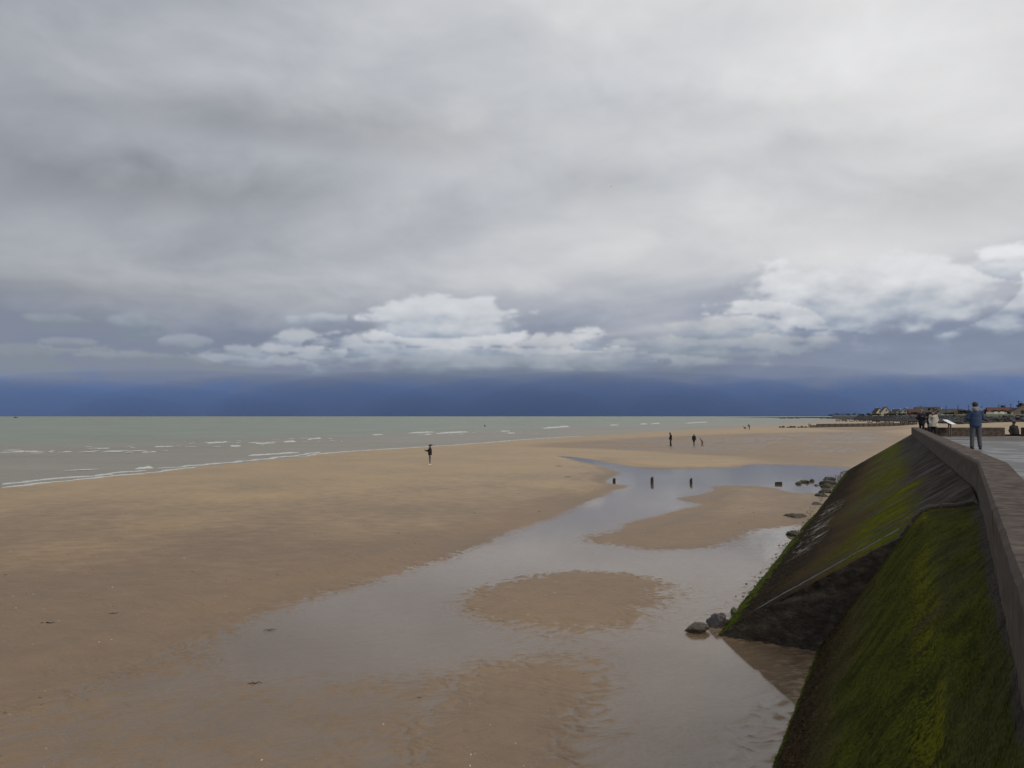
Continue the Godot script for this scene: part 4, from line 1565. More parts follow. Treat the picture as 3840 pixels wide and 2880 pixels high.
func house(label: String, x0: float, x1: float, ridge_px: float, d: float, gable: bool, wall_c: Color, roof_c: Color, turn := 0.0, windows := 2, chimney := true) -> void:
	var w := (x1 - x0) / 2900.0 * d
	var x := ((x0 + x1) * 0.5 - 1920.0) / 2900.0 * d
	var base := 4.3
	var ridge := 4.1 + (1560.5 - ridge_px) / 2900.0 * d - base
	var o := thing("house", label, "house", P(x, base, d), turn - atan(x / d) * (1.0 if gable else 0.6), "houses behind the dyke")
	var wm := grained(wall_c, 4.0)
	var rm := grained(roof_c, 2.5, 0.85)
	var dark := mat(srgb(0.03, 0.035, 0.045), 0.2)
	var frame := mat(srgb(0.55, 0.53, 0.5), 0.6)
	# local frame: the ridge runs along +z for a gable front, along x otherwise
	var hw := w * 0.5
	var len := maxf(7.0, w * 0.9) if gable else minf(8.0, w * 0.7)
	var eave := minf(2.5, ridge * 0.42) if not gable else ridge * 0.40
	var turnb := Basis() if gable else Basis(Vector3.UP, PI / 2)
	var hx := hw if gable else len * 0.5       # half span across the ridge
	var hz := len * 0.5 if gable else hw       # half length along the ridge
	var b := MB.new()
	var A := []
	for q in [[-hx, 0.0], [hx, 0.0], [hx, eave], [0.0, ridge - 0.12], [-hx, eave]]:
		A.append(q)
	for sz in [-1.0, 1.0]:
		var v := []
		for q in A:
			v.append(turnb * Vector3(q[0], q[1], sz * hz))
		for k in [[0, 1, 2], [0, 2, 4], [4, 2, 3]]:
			if sz > 0:
				b.tri(v[k[0]], v[k[1]], v[k[2]])
			else:
				b.tri(v[k[0]], v[k[2]], v[k[1]])
	for sx in [-1.0, 1.0]:
		var q := [turnb * Vector3(sx * hx, 0, -hz), turnb * Vector3(sx * hx, 0, hz), turnb * Vector3(sx * hx, eave, hz), turnb * Vector3(sx * hx, eave, -hz)]
		if sx < 0:
			b.quad(q[0], q[1], q[2], q[3])
		else:
			b.quad(q[3], q[2], q[1], q[0])
	part("wall", b.mesh(), wm, o)
	b = MB.new()
	var slope := Vector2(hx, ridge - eave)
	for sx in [-1.0, 1.0]:
		var along := slope.length() + 0.45
		var ang := atan2(slope.y, slope.x)
		var mid := Vector3(sx * (hx + 0.18) * 0.5, (ridge + eave) * 0.5 - 0.05, 0)
		var t := Transform3D(turnb * Basis(Vector3(0, 0, 1), -sx * ang), turnb * mid)
		b.box(t, Vector3(along, 0.18, hz * 2.0 + 0.7), 0.03)
	var rf := part("roof", b.mesh(), rm, o)
	if chimney:
		b = MB.new()
		b.box(Transform3D(Basis(), turnb * Vector3(0.3, ridge + 0.25, -hz * 0.5)), Vector3(0.6, 1.2, 0.6), 0.03)
		part("chimney", b.mesh(), wm, rf)
	# windows on the side that faces the beach
	var front := hz if gable else hx
	for k in windows:
		var cx := (k + 0.5) / windows * 2.0 - 1.0
		var at := Vector3(cx * hw * 0.55, eave * 0.55 if not (gable and k == 0) else eave + 0.35 * (ridge - eave), front + 0.02)
		if gable and k == 0:
			at.x = hw * 0.08
		b = MB.new()
		b.box(Transform3D(Basis(), at), Vector3(1.25, 1.2, 0.10), 0.01)
		var f := part("window", b.mesh(), frame, o)
		b = MB.new()
		b.box(Transform3D(Basis(), at + Vector3(0, 0, 0.03)), Vector3(1.05, 1.0, 0.10), 0.0)
		part("pane", b.mesh(), dark, f)
	b = MB.new()
	b.box(Transform3D(Basis(), Vector3(-hw * 0.25, 1.0, front + 0.01)), Vector3(0.95, 2.0, 0.08), 0.01)
	part("door", b.mesh(), dark, o)


func leafy(parent: Node, called: String, mid: Vector3, size: Vector3, count: int, leaf: float, m: Material, seed_: int, dark: Color, light: Color) -> void:
	var r := RandomNumberGenerator.new()
	r.seed = seed_
	var b := MB.new()
	var lumps := []
	for k in 7:
		lumps.append([Vector3(r.randf_range(-0.6, 0.6), r.randf_range(-0.5, 0.55), r.randf_range(-0.6, 0.6)), r.randf_range(0.28, 0.5)])
	for k in count:
		var l: Array = lumps[r.randi() % lumps.size()]
		var dir := Vector3(r.randfn(), r.randfn(), r.randfn()).normalized()
		var p: Vector3 = (l[0] + dir * l[1] * pow(r.randf(), 0.4)) * size * 0.5 + mid
		var u := Vector3(r.randfn(), r.randfn(), r.randfn()).normalized() * leaf * r.randf_range(0.6, 1.3)
		var v := u.cross(Vector3(r.randfn(), r.randfn(), r.randfn())).normalized() * leaf * 0.6
		b.quad(p - u, p - v, p + u, p + v, dark.lerp(light, r.randf()))
	part(called, b.mesh(), m, parent)


func build_village() -> void:
	var cream := srgb(0.66, 0.58, 0.42)
	var white := srgb(0.72, 0.70, 0.66)
	var slate := srgb(0.050, 0.050, 0.055)
	var red := srgb(0.15, 0.058, 0.038)
	var brown := srgb(0.085, 0.060, 0.050)
	house("cream house with steep dark roof, first of the village from the sea", 3276, 3304, 1531, 650, true, cream, slate, 0.45)
	house("tall cream gabled house with one dark upper window", 3301, 3335, 1525, 610, true, cream, slate, 0.2)
	house("small white gabled house next to the tall cream house", 3330, 3348, 1540, 570, true, white, slate, -0.1, 1)
	house("dark roofed low house between two white gables", 3345, 3367, 1535, 600, false, white, slate, 0.1, 1)
	house("white gabled house with a slate roof right of the dark low roof", 3362, 3383, 1535, 570, true, white, slate, -0.15)
	house("broad white gable with a beige porch, last white house before the red roof", 3379, 3413, 1531, 540, true, white, slate, -0.2)
	house("house with a rusty orange roof beside the broad white gable", 3408, 3450, 1535, 490, false, brown, red, 0.0, 2, false)
	house("long brown roofed house rising behind the couple in navy", 3434, 3512, 1526.5, 530, false, brown, srgb(0.085, 0.075, 0.065), 0.0, 3)
	house("cream gabled cottage over the shoulder of the woman in cream", 3507, 3536, 1533, 430, true, cream, slate, -0.3, 1)
	house("long slate roofed bungalow between the poles", 3541, 3602, 1534, 440, false, white, srgb(0.075, 0.082, 0.090), 0.0, 3, false)
	house("small red brown roof just left of the man in blue", 3580, 3618, 1542, 400, false, brown, srgb(0.14, 0.050, 0.035), 0.0, 1, false)
	house("brown roofed house directly behind the man in blue", 3638, 3706, 1540, 430, false, brown, srgb(0.07, 0.055, 0.045), 0.0, 2)
	house("long house with a brick red roof right of the man in blue", 3706, 3790, 1528.5, 370, false, brown, srgb(0.145, 0.055, 0.045), 0.0, 3, false)
	house("cream gabled cottage at the right end of the red roof", 3785, 3815, 1531, 330, true, cream, slate, 0.2, 1, false)
	house("large pinkish house whose gable leaves the picture at the right", 3806, 3884, 1512, 300, true, srgb(0.36, 0.27, 0.22), srgb(0.12, 0.105, 0.10), 0.0, 2, false)
	house("little white lean-to with a pale roof in front of the red roof", 3731, 3758, 1545, 315, false, white, srgb(0.60, 0.60, 0.58), 0.15, 1, false)
	# utility poles
	var wood := mat(srgb(0.035, 0.030, 0.026), 0.9)
	var poles := [[3524, 1524, 430, "short utility pole behind the cream cottage"], [3547, 1523, 430, "utility pole at the left end of the slate bungalow"], [3591.5, 1520, 425, "utility pole at the right end of the slate bungalow"], [3632, 1520, 420, "utility pole left of the man in blue's head"], [3681, 1523, 420, "utility pole just right of the man in blue's head"], [3745, 1516, 400, "thin utility pole over the middle of the red roof"], [3767, 1518, 395, "utility pole between two taller ones over the red roof"], [3790, 1514, 390, "utility pole at the right end of the red roof"], [3820, 1502, 300, "tallest nearest utility pole by the dark tree"]]
	for q in poles:
		var x: float = (q[0] - 1920.0) / 2900.0 * q[2]
		var top: float = 4.1 + (1560.5 - q[1]) / 2900.0 * q[2]
		var o := thing("utility_pole", q[3], "pole", P(x, 4.5, q[2]), 0.0, "utility poles in the village")
		var b := MB.new()
		b.tube([Vector3(0, -0.3, 0), Vector3(0, top - 4.5, 0)], [0.17, 0.12], 8)
		part("shaft", b.mesh(), wood, o)
		b = MB.new()
		b.box(Transform3D(Basis(), Vector3(0, top - 4.9, 0.16)), Vector3(1.3, 0.12, 0.12), 0.01)
		part("crossarm", b.mesh(), wood, o)
	# hedges, shrubs and trees
	var lm := StandardMaterial3D.new()
	lm.vertex_color_use_as_albedo = true
	lm.roughness = 0.9
	var shr := [[3262, 640, 7.0, 2.2, "dark shrub at the seaward end of the village"], [3290, 600, 9.0, 1.8, "dark hedge under the first cream house"], [3325, 560, 8.0, 1.9, "dark hedge under the tall cream house"], [3352, 540, 7.0, 2.0, "dark hedge under the low dark roof"], [3385, 520, 8.0, 1.9, "dark hedge under the broad white gable"], [3425, 470, 8.0, 2.2, "hedge under the rusty orange roof"], [3550, 415, 8.0, 1.8, "hedge before the slate bungalow's left end"], [3610, 395, 9.0, 3.0, "brown hedge between the bungalow and the man in blue"], [3655, 400, 9.0, 3.4, "tall brown hedge behind the man in blue's shoulder"], [3690, 380, 9.0, 3.2, "brown hedge left of the brick red roof"], [3725, 350, 8.0, 2.6, "hedge under the brick red roof"], [3770, 330, 6.0, 2.4, "hedge beside the cream cottage"], [3190, 900, 16.0, 4.0, "dark clump on the far headland"], [3150, 1050, 22.0, 5.0, "long dark thicket on the far headland"], [3120, 1150, 14.0, 3.0, "low scrub at the headland's tip"], [3505, 500, 3.5, 6.0, "bushy evergreen at the end of the long brown roof"], [3229, 780, 10.0, 2.2, "low scrub between the headland and the village"]]
	for k in shr.size():
		var q: Array = shr[k]
		var o := thing("shrub", q[4], "shrub", P((q[0] - 1920.0) / 2900.0 * q[1], 4.6, q[1]), 0.0, "hedges and scrub on the dyke")
		var light := Color(0.075, 0.072, 0.030) if q[4].find("brown") < 0 else Color(0.095, 0.062, 0.036)
		leafy(o, "foliage", Vector3(0, q[3] * 0.42, 0), Vector3(q[2], q[3] * 1.1, 3.0), 260, 0.42, lm, 200 + k, Color(0.018, 0.018, 0.010), light)
	var trees := [[3827, 1511, 305, "dark wind-bent tree by the tallest pole"], [3757, 1519, 385, "small round tree behind the red roof"], [3843, 1512, 320, "dark tree at the right edge above the pinkish house"]]
	for k in trees.size():
		var q: Array = trees[k]
		var top: float = 4.1 + (1560.5 - q[1]) / 2900.0 * q[2] - 4.5
		var o := thing("tree", q[3], "tree", P((q[0] - 1920.0) / 2900.0 * q[2], 4.5, q[2]), 0.0, "trees in the village")
		var b := MB.new()
		b.tube([Vector3(0, -0.3, 0), Vector3(0.1, top * 0.4, 0), Vector3(-0.15, top * 0.75, 0.1)], [0.25, 0.18, 0.08], 8)
		for l in 5:
			var f := l * 1.3
			b.tube([Vector3(0.05, top * (0.35 + 0.08 * l), 0), Vector3(cos(f) * 0.9, top * (0.6 + 0.06 * l), sin(f) * 0.9)], [0.09, 0.03], 6)
		part("trunk", b.mesh(), wood, o)
		leafy(o, "crown", Vector3(0, top * 0.78, 0), Vector3(3.4, top * 0.5, 3.2), 420, 0.22, lm, 240 + k, Color(0.014, 0.016, 0.010), Color(0.065, 0.062, 0.035))
	# white paling fence
	var fence := thing("picket_fence", "white paling fence below the brick red roof", "fence", P(184.0, 4.75, 300.0))
	var fm := mat(srgb(0.62, 0.61, 0.58), 0.7)
	var pb := MB.new()
	pb.box(Transform3D(Basis(), Vector3(0, 0.45, 0)), Vector3(0.16, 1.0, 0.05), 0.01)
	var pmesh := pb.mesh()
	for k in 26:
		part("picket", pmesh, fm, fence).position = Vector3(k * 0.31, 0.05 * sin(k * 2.0), 0)
	pb = MB.new()
	pb.box(Transform3D(Basis(), Vector3(3.9, 0.5, -0.05)), Vector3(8.2, 0.12, 0.05), 0.01)
	part("rail", pb.mesh(), fm, fence)


# ------------------------------------------------------------------ small things far off
func build_far_things() -> void:
	var dark := mat(srgb(0.03, 0.032, 0.038), 0.7)
	var o := thing("fishing_boat", "tiny dark fishing boat on the horizon", "boat", P(-1250.0, SEA, 1950.0), 0.3)
	var b := MB.new()
	var pts := PackedVector3Array()
	for i in 9:
		var t := i / 8.0 * 2.0 - 1.0
		var w := 1.3 * (1.0 - pow(absf(t), 3.0)) + 0.02
		for j in 7:
			var f := PI * j / 6.0
			pts.append(Vector3(t * 5.0, -0.4 + 1.7 * (1.0 - sin(f)) + 0.4 * t * t, cos(f) * w))
	b.grid(pts, 7, Vector3.DOWN)
	part("hull", b.mesh(), dark, o)
	b = MB.new()
	b.box(Transform3D(Basis(), Vector3(-1.5, 2.0, 0)), Vector3(2.2, 2.0, 1.6), 0.1)
	part("cabin", b.mesh(), dark, o)
	b = MB.new()
	b.tube([Vector3(0.6, 1.0, 0), Vector3(0.6, 6.5, 0)], [0.14, 0.07], 6)
	part("mast", b.mesh(), dark, o)
	o = thing("buoy", "tiny dark buoy afloat beyond the breakers", "buoy", P(-11.3, SEA, 322.0))
	b = MB.new()
	b.tube([Vector3(0, -0.2, 0), Vector3(0, 0.25, 0), Vector3(0, 0.45, 0), Vector3(0, 0.75, 0)], [0.3, 0.34, 0.2, 0.05], 10)
	part("float", b.mesh(), dark, o)
	b = MB.new()
	b.tube([Vector3(0, 0.6, 0), Vector3(0, 1.0, 0)], [0.03, 0.03], 6)
	part("rod", b.mesh(), dark, o)
	var gulls := [[52.0, 124.0, 400.0, 0.5, "gull gliding high in the sky over the sand pools"], [-140.0, 9.6, 300.0, -0.3, "gull low over the sea against the blue rain"]]
	for g in gulls:
		o = thing("gull", g[4], "bird", P(g[0], g[1], g[2]), g[3], "gulls in flight")
		b = MB.new()
		b.tube([Vector3(-0.28, 0, 0), Vector3(-0.1, 0.02, 0), Vector3(0.1, 0.02, 0), Vector3(0.24, 0.04, 0), Vector3(0.33, 0.03, 0)], [0.02, 0.07, 0.08, 0.05, 0.012], 8)
		part("body", b.mesh(), dark, o)
		for s in [-1.0, 1.0]:
			b = MB.new()
			var wp := PackedVector3Array()
			for i in 7:
				var t := i / 6.0
				var y := 0.05 + 0.28 * sin(t * 2.2) - 0.12 * t
				var chord := 0.17 * (1.0 - t * t) + 0.015
				for j in 5:
					var f := j / 4.0
					wp.append(Vector3(0.08 - 0.12 * t - f * chord, y + 0.02 * sin(f * PI), s * (0.05 + t * 0.62)))
			b.grid(wp, 5, Vector3.UP)
			part("wing", b.mesh(), dark, o)


# ------------------------------------------------------------------ people: tapered capsules joined by a smooth minimum, meshed as surface nets
# prims: [a, b, ra, rb]; ellipsoid flattening by q (a scale of space per prim around a) is optional as a fifth entry
func nets(prims: Array, cell: float, k: float, into: MB, cuts := []) -> void:
	var lo := Vector3(1e9, 1e9, 1e9)
	var hi := -lo
	for p in prims:
		var r := maxf(p[2], p[3]) + k + cell * 2.0
		for e in 2:
			lo = lo.min(p[e] - Vector3.ONE * r)
			hi = hi.max(p[e] + Vector3.ONE * r)
	var n := Vector3i(((hi - lo) / cell).ceil()) + Vector3i.ONE
	var far := 9.0
	var f := PackedFloat32Array()
	f.resize(n.x * n.y * n.z)
	f.fill(far)
	for p in prims:
		var a: Vector3 = p[0]
		var b: Vector3 = p[1]
		var ra: float = p[2]
		var rb: float = p[3]
		var sq: Vector3 = p[4] if p.size() > 4 else Vector3.ONE
		var reach := maxf(ra, rb) + k + cell * 2.0
		var l3 := ((a.min(b) - Vector3.ONE * reach - lo) / cell)
		var h3 := ((a.max(b) + Vector3.ONE * reach - lo) / cell)
		var ab := (b - a) * sq
		var len2 := maxf(ab.dot(ab), 1e-9)
		var mid := (a + b) * 0.5
		for z in range(maxi(0, int(l3.z)), mini(n.z, int(h3.z) + 1)):
			for y in range(maxi(0, int(l3.y)), mini(n.y, int(h3.y) + 1)):
				var row := (z * n.y + y) * n.x
				for x in range(maxi(0, int(l3.x)), mini(n.x, int(h3.x) + 1)):
					var q := (lo + Vector3(x, y, z) * cell - a) * sq
					var t := clampf(q.dot(ab) / len2, 0.0, 1.0)
					var d := (q - ab * t).length() - lerpf(ra, rb, t)
					var old := f[row + x]
					if old < far - 1.0:
						var h := clampf(0.5 + 0.5 * (old - d) / k, 0.0, 1.0)
						f[row + x] = lerpf(old, d, h) - k * h * (1.0 - h)
					else:
						f[row + x] = d
	for c in cuts:                       # [point, outward normal]: what lies beyond is cut away
		for z in n.z:
			for y in n.y:
				for x in n.x:
					var at := (z * n.y + y) * n.x + x
					if f[at] < far - 1.0:
						f[at] = maxf(f[at], (lo + Vector3(x, y, z) * cell - c[0]).dot(c[1]))
	var ids := PackedInt32Array()
	ids.resize(n.x * n.y * n.z)
	ids.fill(-1)
	var sx := 1
	var sy := n.x
	var sz := n.x * n.y
	var corner := [0, sx, sy, sx + sy, sz, sx + sz, sy + sz, sx + sy + sz]
	var k0 := into.v.size()
	for z in n.z - 1:
		for y in n.y - 1:
			for x in n.x - 1:
				var at := z * sz + y * sy + x
				var any_in := false
				var any_out := false
				for c in 8:
					if f[at + corner[c]] < 0.0:
						any_in = true
					else:
						any_out = true
				if not (any_in and any_out):
					continue
				var sum := Vector3.ZERO
				var cnt := 0
				for e in [[0, 1], [2, 3], [4, 5], [6, 7], [0, 2], [1, 3], [4, 6], [5, 7], [0, 4], [1, 5], [2, 6], [3, 7]]:
					var fa := f[at + corner[e[0]]]
					var fb := f[at + corner[e[1]]]
					if (fa < 0.0) != (fb < 0.0):
						var t := fa / (fa - fb)
						sum += Vector3(e[0] & 1, (e[0] >> 1) & 1, e[0] >> 2).lerp(Vector3(e[1] & 1, (e[1] >> 1) & 1, e[1] >> 2), t)
						cnt += 1
				var p := sum / cnt
				ids[at] = into.v.size()
				into.v.append(lo + (Vector3(x, y, z) + p) * cell)
				var g := Vector3(f[at + sx] - f[at] + f[at + sx + sy] - f[at + sy] + f[at + sx + sz] - f[at + sz] + f[at + sx + sy + sz] - f[at + sy + sz],
					f[at + sy] - f[at] + f[at + sx + sy] - f[at + sx] + f[at + sy + sz] - f[at + sz] + f[at + sx + sy + sz] - f[at + sx + sz],
					f[at + sz] - f[at] + f[at + sx + sz] - f[at + sx] + f[at + sy + sz] - f[at + sy] + f[at + sx + sy + sz] - f[at + sx + sy])
				into.n.append(g.normalized())
				into.c.append(Color.WHITE)
	var axes := [[sx, sy, sz], [sy, sz, sx], [sz, sx, sy]]
	for z in range(1, n.z - 1):
		for y in range(1, n.y - 1):
			for x in range(1, n.x - 1):
				var at := z * sz + y * sy + x
				var inside := f[at] < 0.0
				for ax in axes:
					if (f[at + ax[0]] < 0.0) == inside:
						continue
					var q := [ids[at], ids[at - ax[1]], ids[at - ax[1] - ax[2]], ids[at - ax[2]]]
					if q[0] < 0 or q[1] < 0 or q[2] < 0 or q[3] < 0:
						continue
					if inside:
						into.i.append_array([q[0], q[2], q[1], q[0], q[3], q[2]])
					else:
						into.i.append_array([q[0], q[1], q[2], q[0], q[2], q[3]])


# joints of an upright adult 1.75 m tall who faces +z; pose overrides any of them
func joints(pose: Dictionary) -> Dictionary:
	var j := {
		"pelvis": Vector3(0, 0.95, 0), "waist": Vector3(0, 1.10, 0), "chest": Vector3(0, 1.32, 0.0), "neck": Vector3(0, 1.48, -0.01), "head": Vector3(0, 1.635, 0.02),
		"sl": Vector3(0.175, 1.42, -0.01), "el": Vector3(0.235, 1.14, -0.02), "wl": Vector3(0.25, 0.90, 0.05),
		"sr": Vector3(-0.175, 1.42, -0.01), "er": Vector3(-0.235, 1.14, -0.02), "wr": Vector3(-0.25, 0.90, 0.05),
		"hl": Vector3(0.085, 0.92, 0), "kl": Vector3(0.10, 0.50, 0.015), "al": Vector3(0.105, 0.09, -0.02),
		"hr": Vector3(-0.085, 0.92, 0), "kr": Vector3(-0.10, 0.50, 0.015), "ar": Vector3(-0.105, 0.09, -0.02)}
	for k in pose:
		if pose[k] is Vector3:
			j[k] = pose[k]
	return j


func hand(j: Dictionary, side: String, face: Vector3, into: MB, cell: float) -> void:
	var w: Vector3 = j["w" + side]
	var e: Vector3 = j["e" + side]
	var d := (w - e).normalized()
	if j.has("hand_" + side):
		d = j["hand_" + side]
	var across := d.cross(face).normalized()
	var pal := d.cross(across).normalized()
	var p := [[w - d * 0.03, w + d * 0.02, 0.024, 0.026], [w + d * 0.03 - across * 0.018, w + d * 0.075 - across * 0.026, 0.017, 0.014], [w + d * 0.03 + across * 0.018, w + d * 0.075 + across * 0.026, 0.017, 0.014], [w + d * 0.02, w + d * 0.08, 0.022, 0.018]]
	var reach := [0.070, 0.080, 0.074, 0.056]
	for k in 4:
		var o := across * (k - 1.5) * 0.0185
		var root := w + d * 0.078 + o
		var knee: Vector3 = root + d * reach[k] * 0.5 - pal * 0.006
		p.append([root, knee, 0.0092, 0.0085])
		p.append([knee, knee + (d * 0.85 - pal * 0.5).normalized() * reach[k] * 0.5, 0.0085, 0.007])
	var s := 1.0 if side == "l" else -1.0
	p.append([w + d * 0.025 + across * 0.026 * s, w + d * 0.065 + across * 0.048 * s - pal * 0.012, 0.0115, 0.0095])
	p.append([w + d * 0.065 + across * 0.048 * s - pal * 0.012, w + d * 0.095 + across * 0.050 * s - pal * 0.018, 0.0095, 0.008])
	nets(p, cell, 0.008, into)


# look: colours and shapes of the clothes
func person(label: String, at: Vector3, turn: float, tall: float, pose: Dictionary, look: Dictionary) -> Node3D:
	var o := thing("person", label, "person", at, turn, look.get("group", ""))
	var s := tall / 1.75
	o.scale = Vector3.ONE * s
	var j := joints(pose)
	var fat: float = look.get("stout", 1.0)
	var cell: float = look.get("cell", 0.022)
	var up: Vector3 = (j.head - j.neck).normalized()
	var fwd: Vector3 = pose.get("gaze", Vector3(0, 0, 1))
	fwd = (fwd - up * fwd.dot(up)).normalized()
	var right := up.cross(fwd).normalized()
	# --- body
	var b := MB.new()
	var body := [[j.pelvis, j.waist, 0.115, 0.105, Vector3(0.86, 1, 1.15)], [j.waist, j.chest, 0.105, 0.12, Vector3(0.86, 1, 1.15)], [j.chest, j.neck, 0.11, 0.055], [j.neck, j.head - up * 0.03, 0.052, 0.05], [j.sl, j.sr, 0.06, 0.06]]
	for q in ["l", "r"]:
		body.append([j["s" + q], j["e" + q], 0.052, 0.042])
		body.append([j["e" + q], j["w" + q], 0.042, 0.028])
		body.append([j["h" + q], j["k" + q], 0.085, 0.056])
		body.append([j["k" + q], j["a" + q], 0.056, 0.036])
		var toe: Vector3 = j.get("toe_" + q, Vector3(0, 0, 1))
		body.append([j["a" + q] - Vector3(0, 0.04, 0), j["a" + q] - Vector3(0, 0.055, 0) + toe * 0.15, 0.035, 0.03])
	nets(body, cell, 0.03, b)
	var h: Vector3 = j.head
	var hc := minf(cell * 0.55, 0.0095)
	nets([[h + up * 0.035, h + up * 0.035 - fwd * 0.02, 0.088, 0.085], [h - up * 0.03 + fwd * 0.02, h + up * 0.03 + fwd * 0.015, 0.066, 0.075], [h - up * 0.075 + fwd * 0.05, h - up * 0.05 + fwd * 0.03, 0.032, 0.05],
		[h + up * 0.01 + fwd * 0.085, h - up * 0.028 + fwd * 0.108, 0.011, 0.016], [h - up * 0.062 + fwd * 0.088 - right * 0.018, h - up * 0.062 + fwd * 0.088 + right * 0.018, 0.010, 0.010],
		[h + up * 0.026 + fwd * 0.083 - right * 0.045, h + up * 0.03 + fwd * 0.088 + right * 0.0 - right * 0.012, 0.011, 0.009], [h + up * 0.026 + fwd * 0.083 + right * 0.045, h + up * 0.03 + fwd * 0.088 + right * 0.012, 0.011, 0.009],
		[h + right * 0.082 - up * 0.02, h + right * 0.088 + up * 0.02 - fwd * 0.01, 0.012, 0.014], [h - right * 0.082 - up * 0.02, h - right * 0.088 + up * 0.02 - fwd * 0.01, 0.012, 0.014], [h - up * 0.05, j.neck, 0.055, 0.052]], hc, 0.018, b)
	if not look.get("gloves", false):
		hand(j, "l", fwd, b, 0.007)
		hand(j, "r", fwd, b, 0.007)
	var skin := mat(look.get("skin", srgb(0.42, 0.26, 0.19)), 0.55)
	skin.subsurf_scatter_enabled = true
	skin.subsurf_scatter_strength = 0.12
	part("body", b.mesh(), skin, o)
	# eyes
	for sd in [-1.0, 1.0]:
		b = MB.new()
		nets([[h + up * 0.012 + fwd * 0.078 + right * 0.031 * sd, h + up * 0.0125 + fwd * 0.078 + right * 0.031 * sd, 0.012, 0.012]], 0.005, 0.002, b)
		part("eye", b.mesh(), mat(srgb(0.05, 0.04, 0.035), 0.3), o)
	# --- trousers and shoes
	var leg: float = look.get("leg", 0.0)
	b = MB.new()
	var tr := [[j.pelvis, j.waist, 0.135 * fat, 0.125 * fat, Vector3(0.84, 1, 1.1)]]
	for q in ["l", "r"]:
		tr.append([j["h" + q], j["k" + q], 0.098 * fat + leg, 0.070 + leg])
		tr.append([j["k" + q], j["a" + q] + (j["k" + q] - j["a" + q]) * 0.10, 0.070 + leg, look.get("hem", 0.056) + leg])
	if look.has("skirt"):
		tr.append([j.pelvis, (j.kl + j.kr) * 0.5 - Vector3(0, 0.28, 0), 0.15 * fat, 0.17 * fat, Vector3(0.8, 1, 1.0)])
	nets(tr, cell, 0.03, b)
	part("trousers" if not look.has("skirt") else "skirt", b.mesh(), cloth(look.get("trousers", srgb(0.02, 0.02, 0.022)), 301), o)
	for q in ["l", "r"]:
		b = MB.new()
		var a: Vector3 = j["a" + q]
		var toe: Vector3 = j.get("toe_" + q, Vector3(0, 0, 1))
		var down: Vector3 = pose.get("sole_" + q, Vector3(0, -1, 0))
		nets([[a + down * 0.045 - toe * 0.05, a + down * 0.05 + toe * 0.05, 0.044, 0.044], [a + down * 0.05 + toe * 0.05, a + down * 0.058 + toe * 0.165, 0.044, 0.034], [a, a + down * 0.03, 0.05, 0.048]], cell * 0.7, 0.02, b, [[a + down * 0.09, down]])
		part("shoe", b.mesh(), mat(look.get("shoes", srgb(0.015, 0.015, 0.016)), 0.6), o)
	# --- coat or jacket
	b = MB.new()
	var hem: float = look.get("coat", 0.0)            # how far below the hips it reaches
	var wide: float = look.get("flare", 0.0)
	var tor: Vector3 = (j.pelvis - j.waist).normalized()
	var jk := [[j.chest, j.waist, 0.150 * fat, 0.150 * fat, Vector3(0.80, 1, 1.05)], [j.waist, j.pelvis + tor * hem, 0.150 * fat, (0.155 + wide) * fat, Vector3(0.80, 1, 1.02)], [j.chest, j.neck - up * 0.02, 0.135 * fat, 0.075], [j.sl, j.sr, 0.085, 0.085], [j.neck - up * 0.01, j.neck + up * look.get("collar", 0.02), 0.078, 0.072]]
	for q in ["l", "r"]:
		jk.append([j["s" + q], j["e" + q], 0.080 * lerpf(1.0, fat, 0.5), 0.066])
		jk.append([j["e" + q], j["w" + q] - (j["w" + q] - j["e" + q]) * 0.06, 0.066, look.get("cuff", 0.048)])
	nets(jk, cell, 0.035, b, [[j.pelvis + tor * (hem + 0.06), tor]])
	part("coat" if hem > 0.1 else "jacket", b.mesh(), cloth(look.get("jacket", srgb(0.015, 0.015, 0.017)), 302), o)
	if look.has("yoke"):
		b = MB.new()
		nets([[j.sl + Vector3(-0.01, 0.016, 0), j.sr + Vector3(0.01, 0.016, 0), 0.094, 0.094], [j.chest + Vector3(0, 0.07, 0), j.neck - up * 0.03, 0.15, 0.095]], cell * 0.8, 0.03, b, [[j.chest + Vector3(0, 0.045, 0), Vector3.DOWN]])
		part("yoke", b.mesh(), cloth(look.yoke, 304), o)
	if look.has("hood"):
		b = MB.new()
		nets([[j.neck - fwd * 0.07 + up * 0.02 + right * 0.06, j.neck - fwd * 0.07 + up * 0.02 - right * 0.06, 0.062, 0.062], [j.neck - fwd * 0.09 - up * 0.04, j.neck - fwd * 0.05 + up * 0.05, 0.075, 0.06], [j.neck + right * 0.07 + up * 0.01, j.neck + right * 0.05 - fwd * 0.05, 0.045, 0.05], [j.neck - right * 0.07 + up * 0.01, j.neck - right * 0.05 - fwd * 0.05, 0.045, 0.05]], cell * 0.7, 0.03, b)
		part("hood", b.mesh(), cloth(look.hood, 303), o)
	if look.has("scarf"):
		b = MB.new()
		nets([[j.neck + right * 0.06 + up * 0.03, j.neck - right * 0.06 + up * 0.03, 0.07, 0.07], [j.neck + fwd * 0.09, j.chest + fwd * 0.15, 0.05, 0.045], [j.chest + fwd * 0.15, j.waist + fwd * 0.165 + Vector3(0, 0.08, 0), 0.045, 0.035]], cell * 0.7, 0.03, b)
		part("scarf", b.mesh(), cloth(look.scarf, 305), o)
	# --- hair or cap
	b = MB.new()
	var cap_cut := [[h + up * 0.028 + fwd * 0.045, (fwd * 0.9 - up * 0.55).normalized()]]
	var hair: String = look.get("hair", "short")
	var hp := [[h + up * 0.045 - fwd * 0.012, h + up * 0.042 - fwd * 0.03, 0.098, 0.096], [h - up * 0.01 - fwd * 0.045, h + up * 0.03 - fwd * 0.04, 0.072, 0.085]]
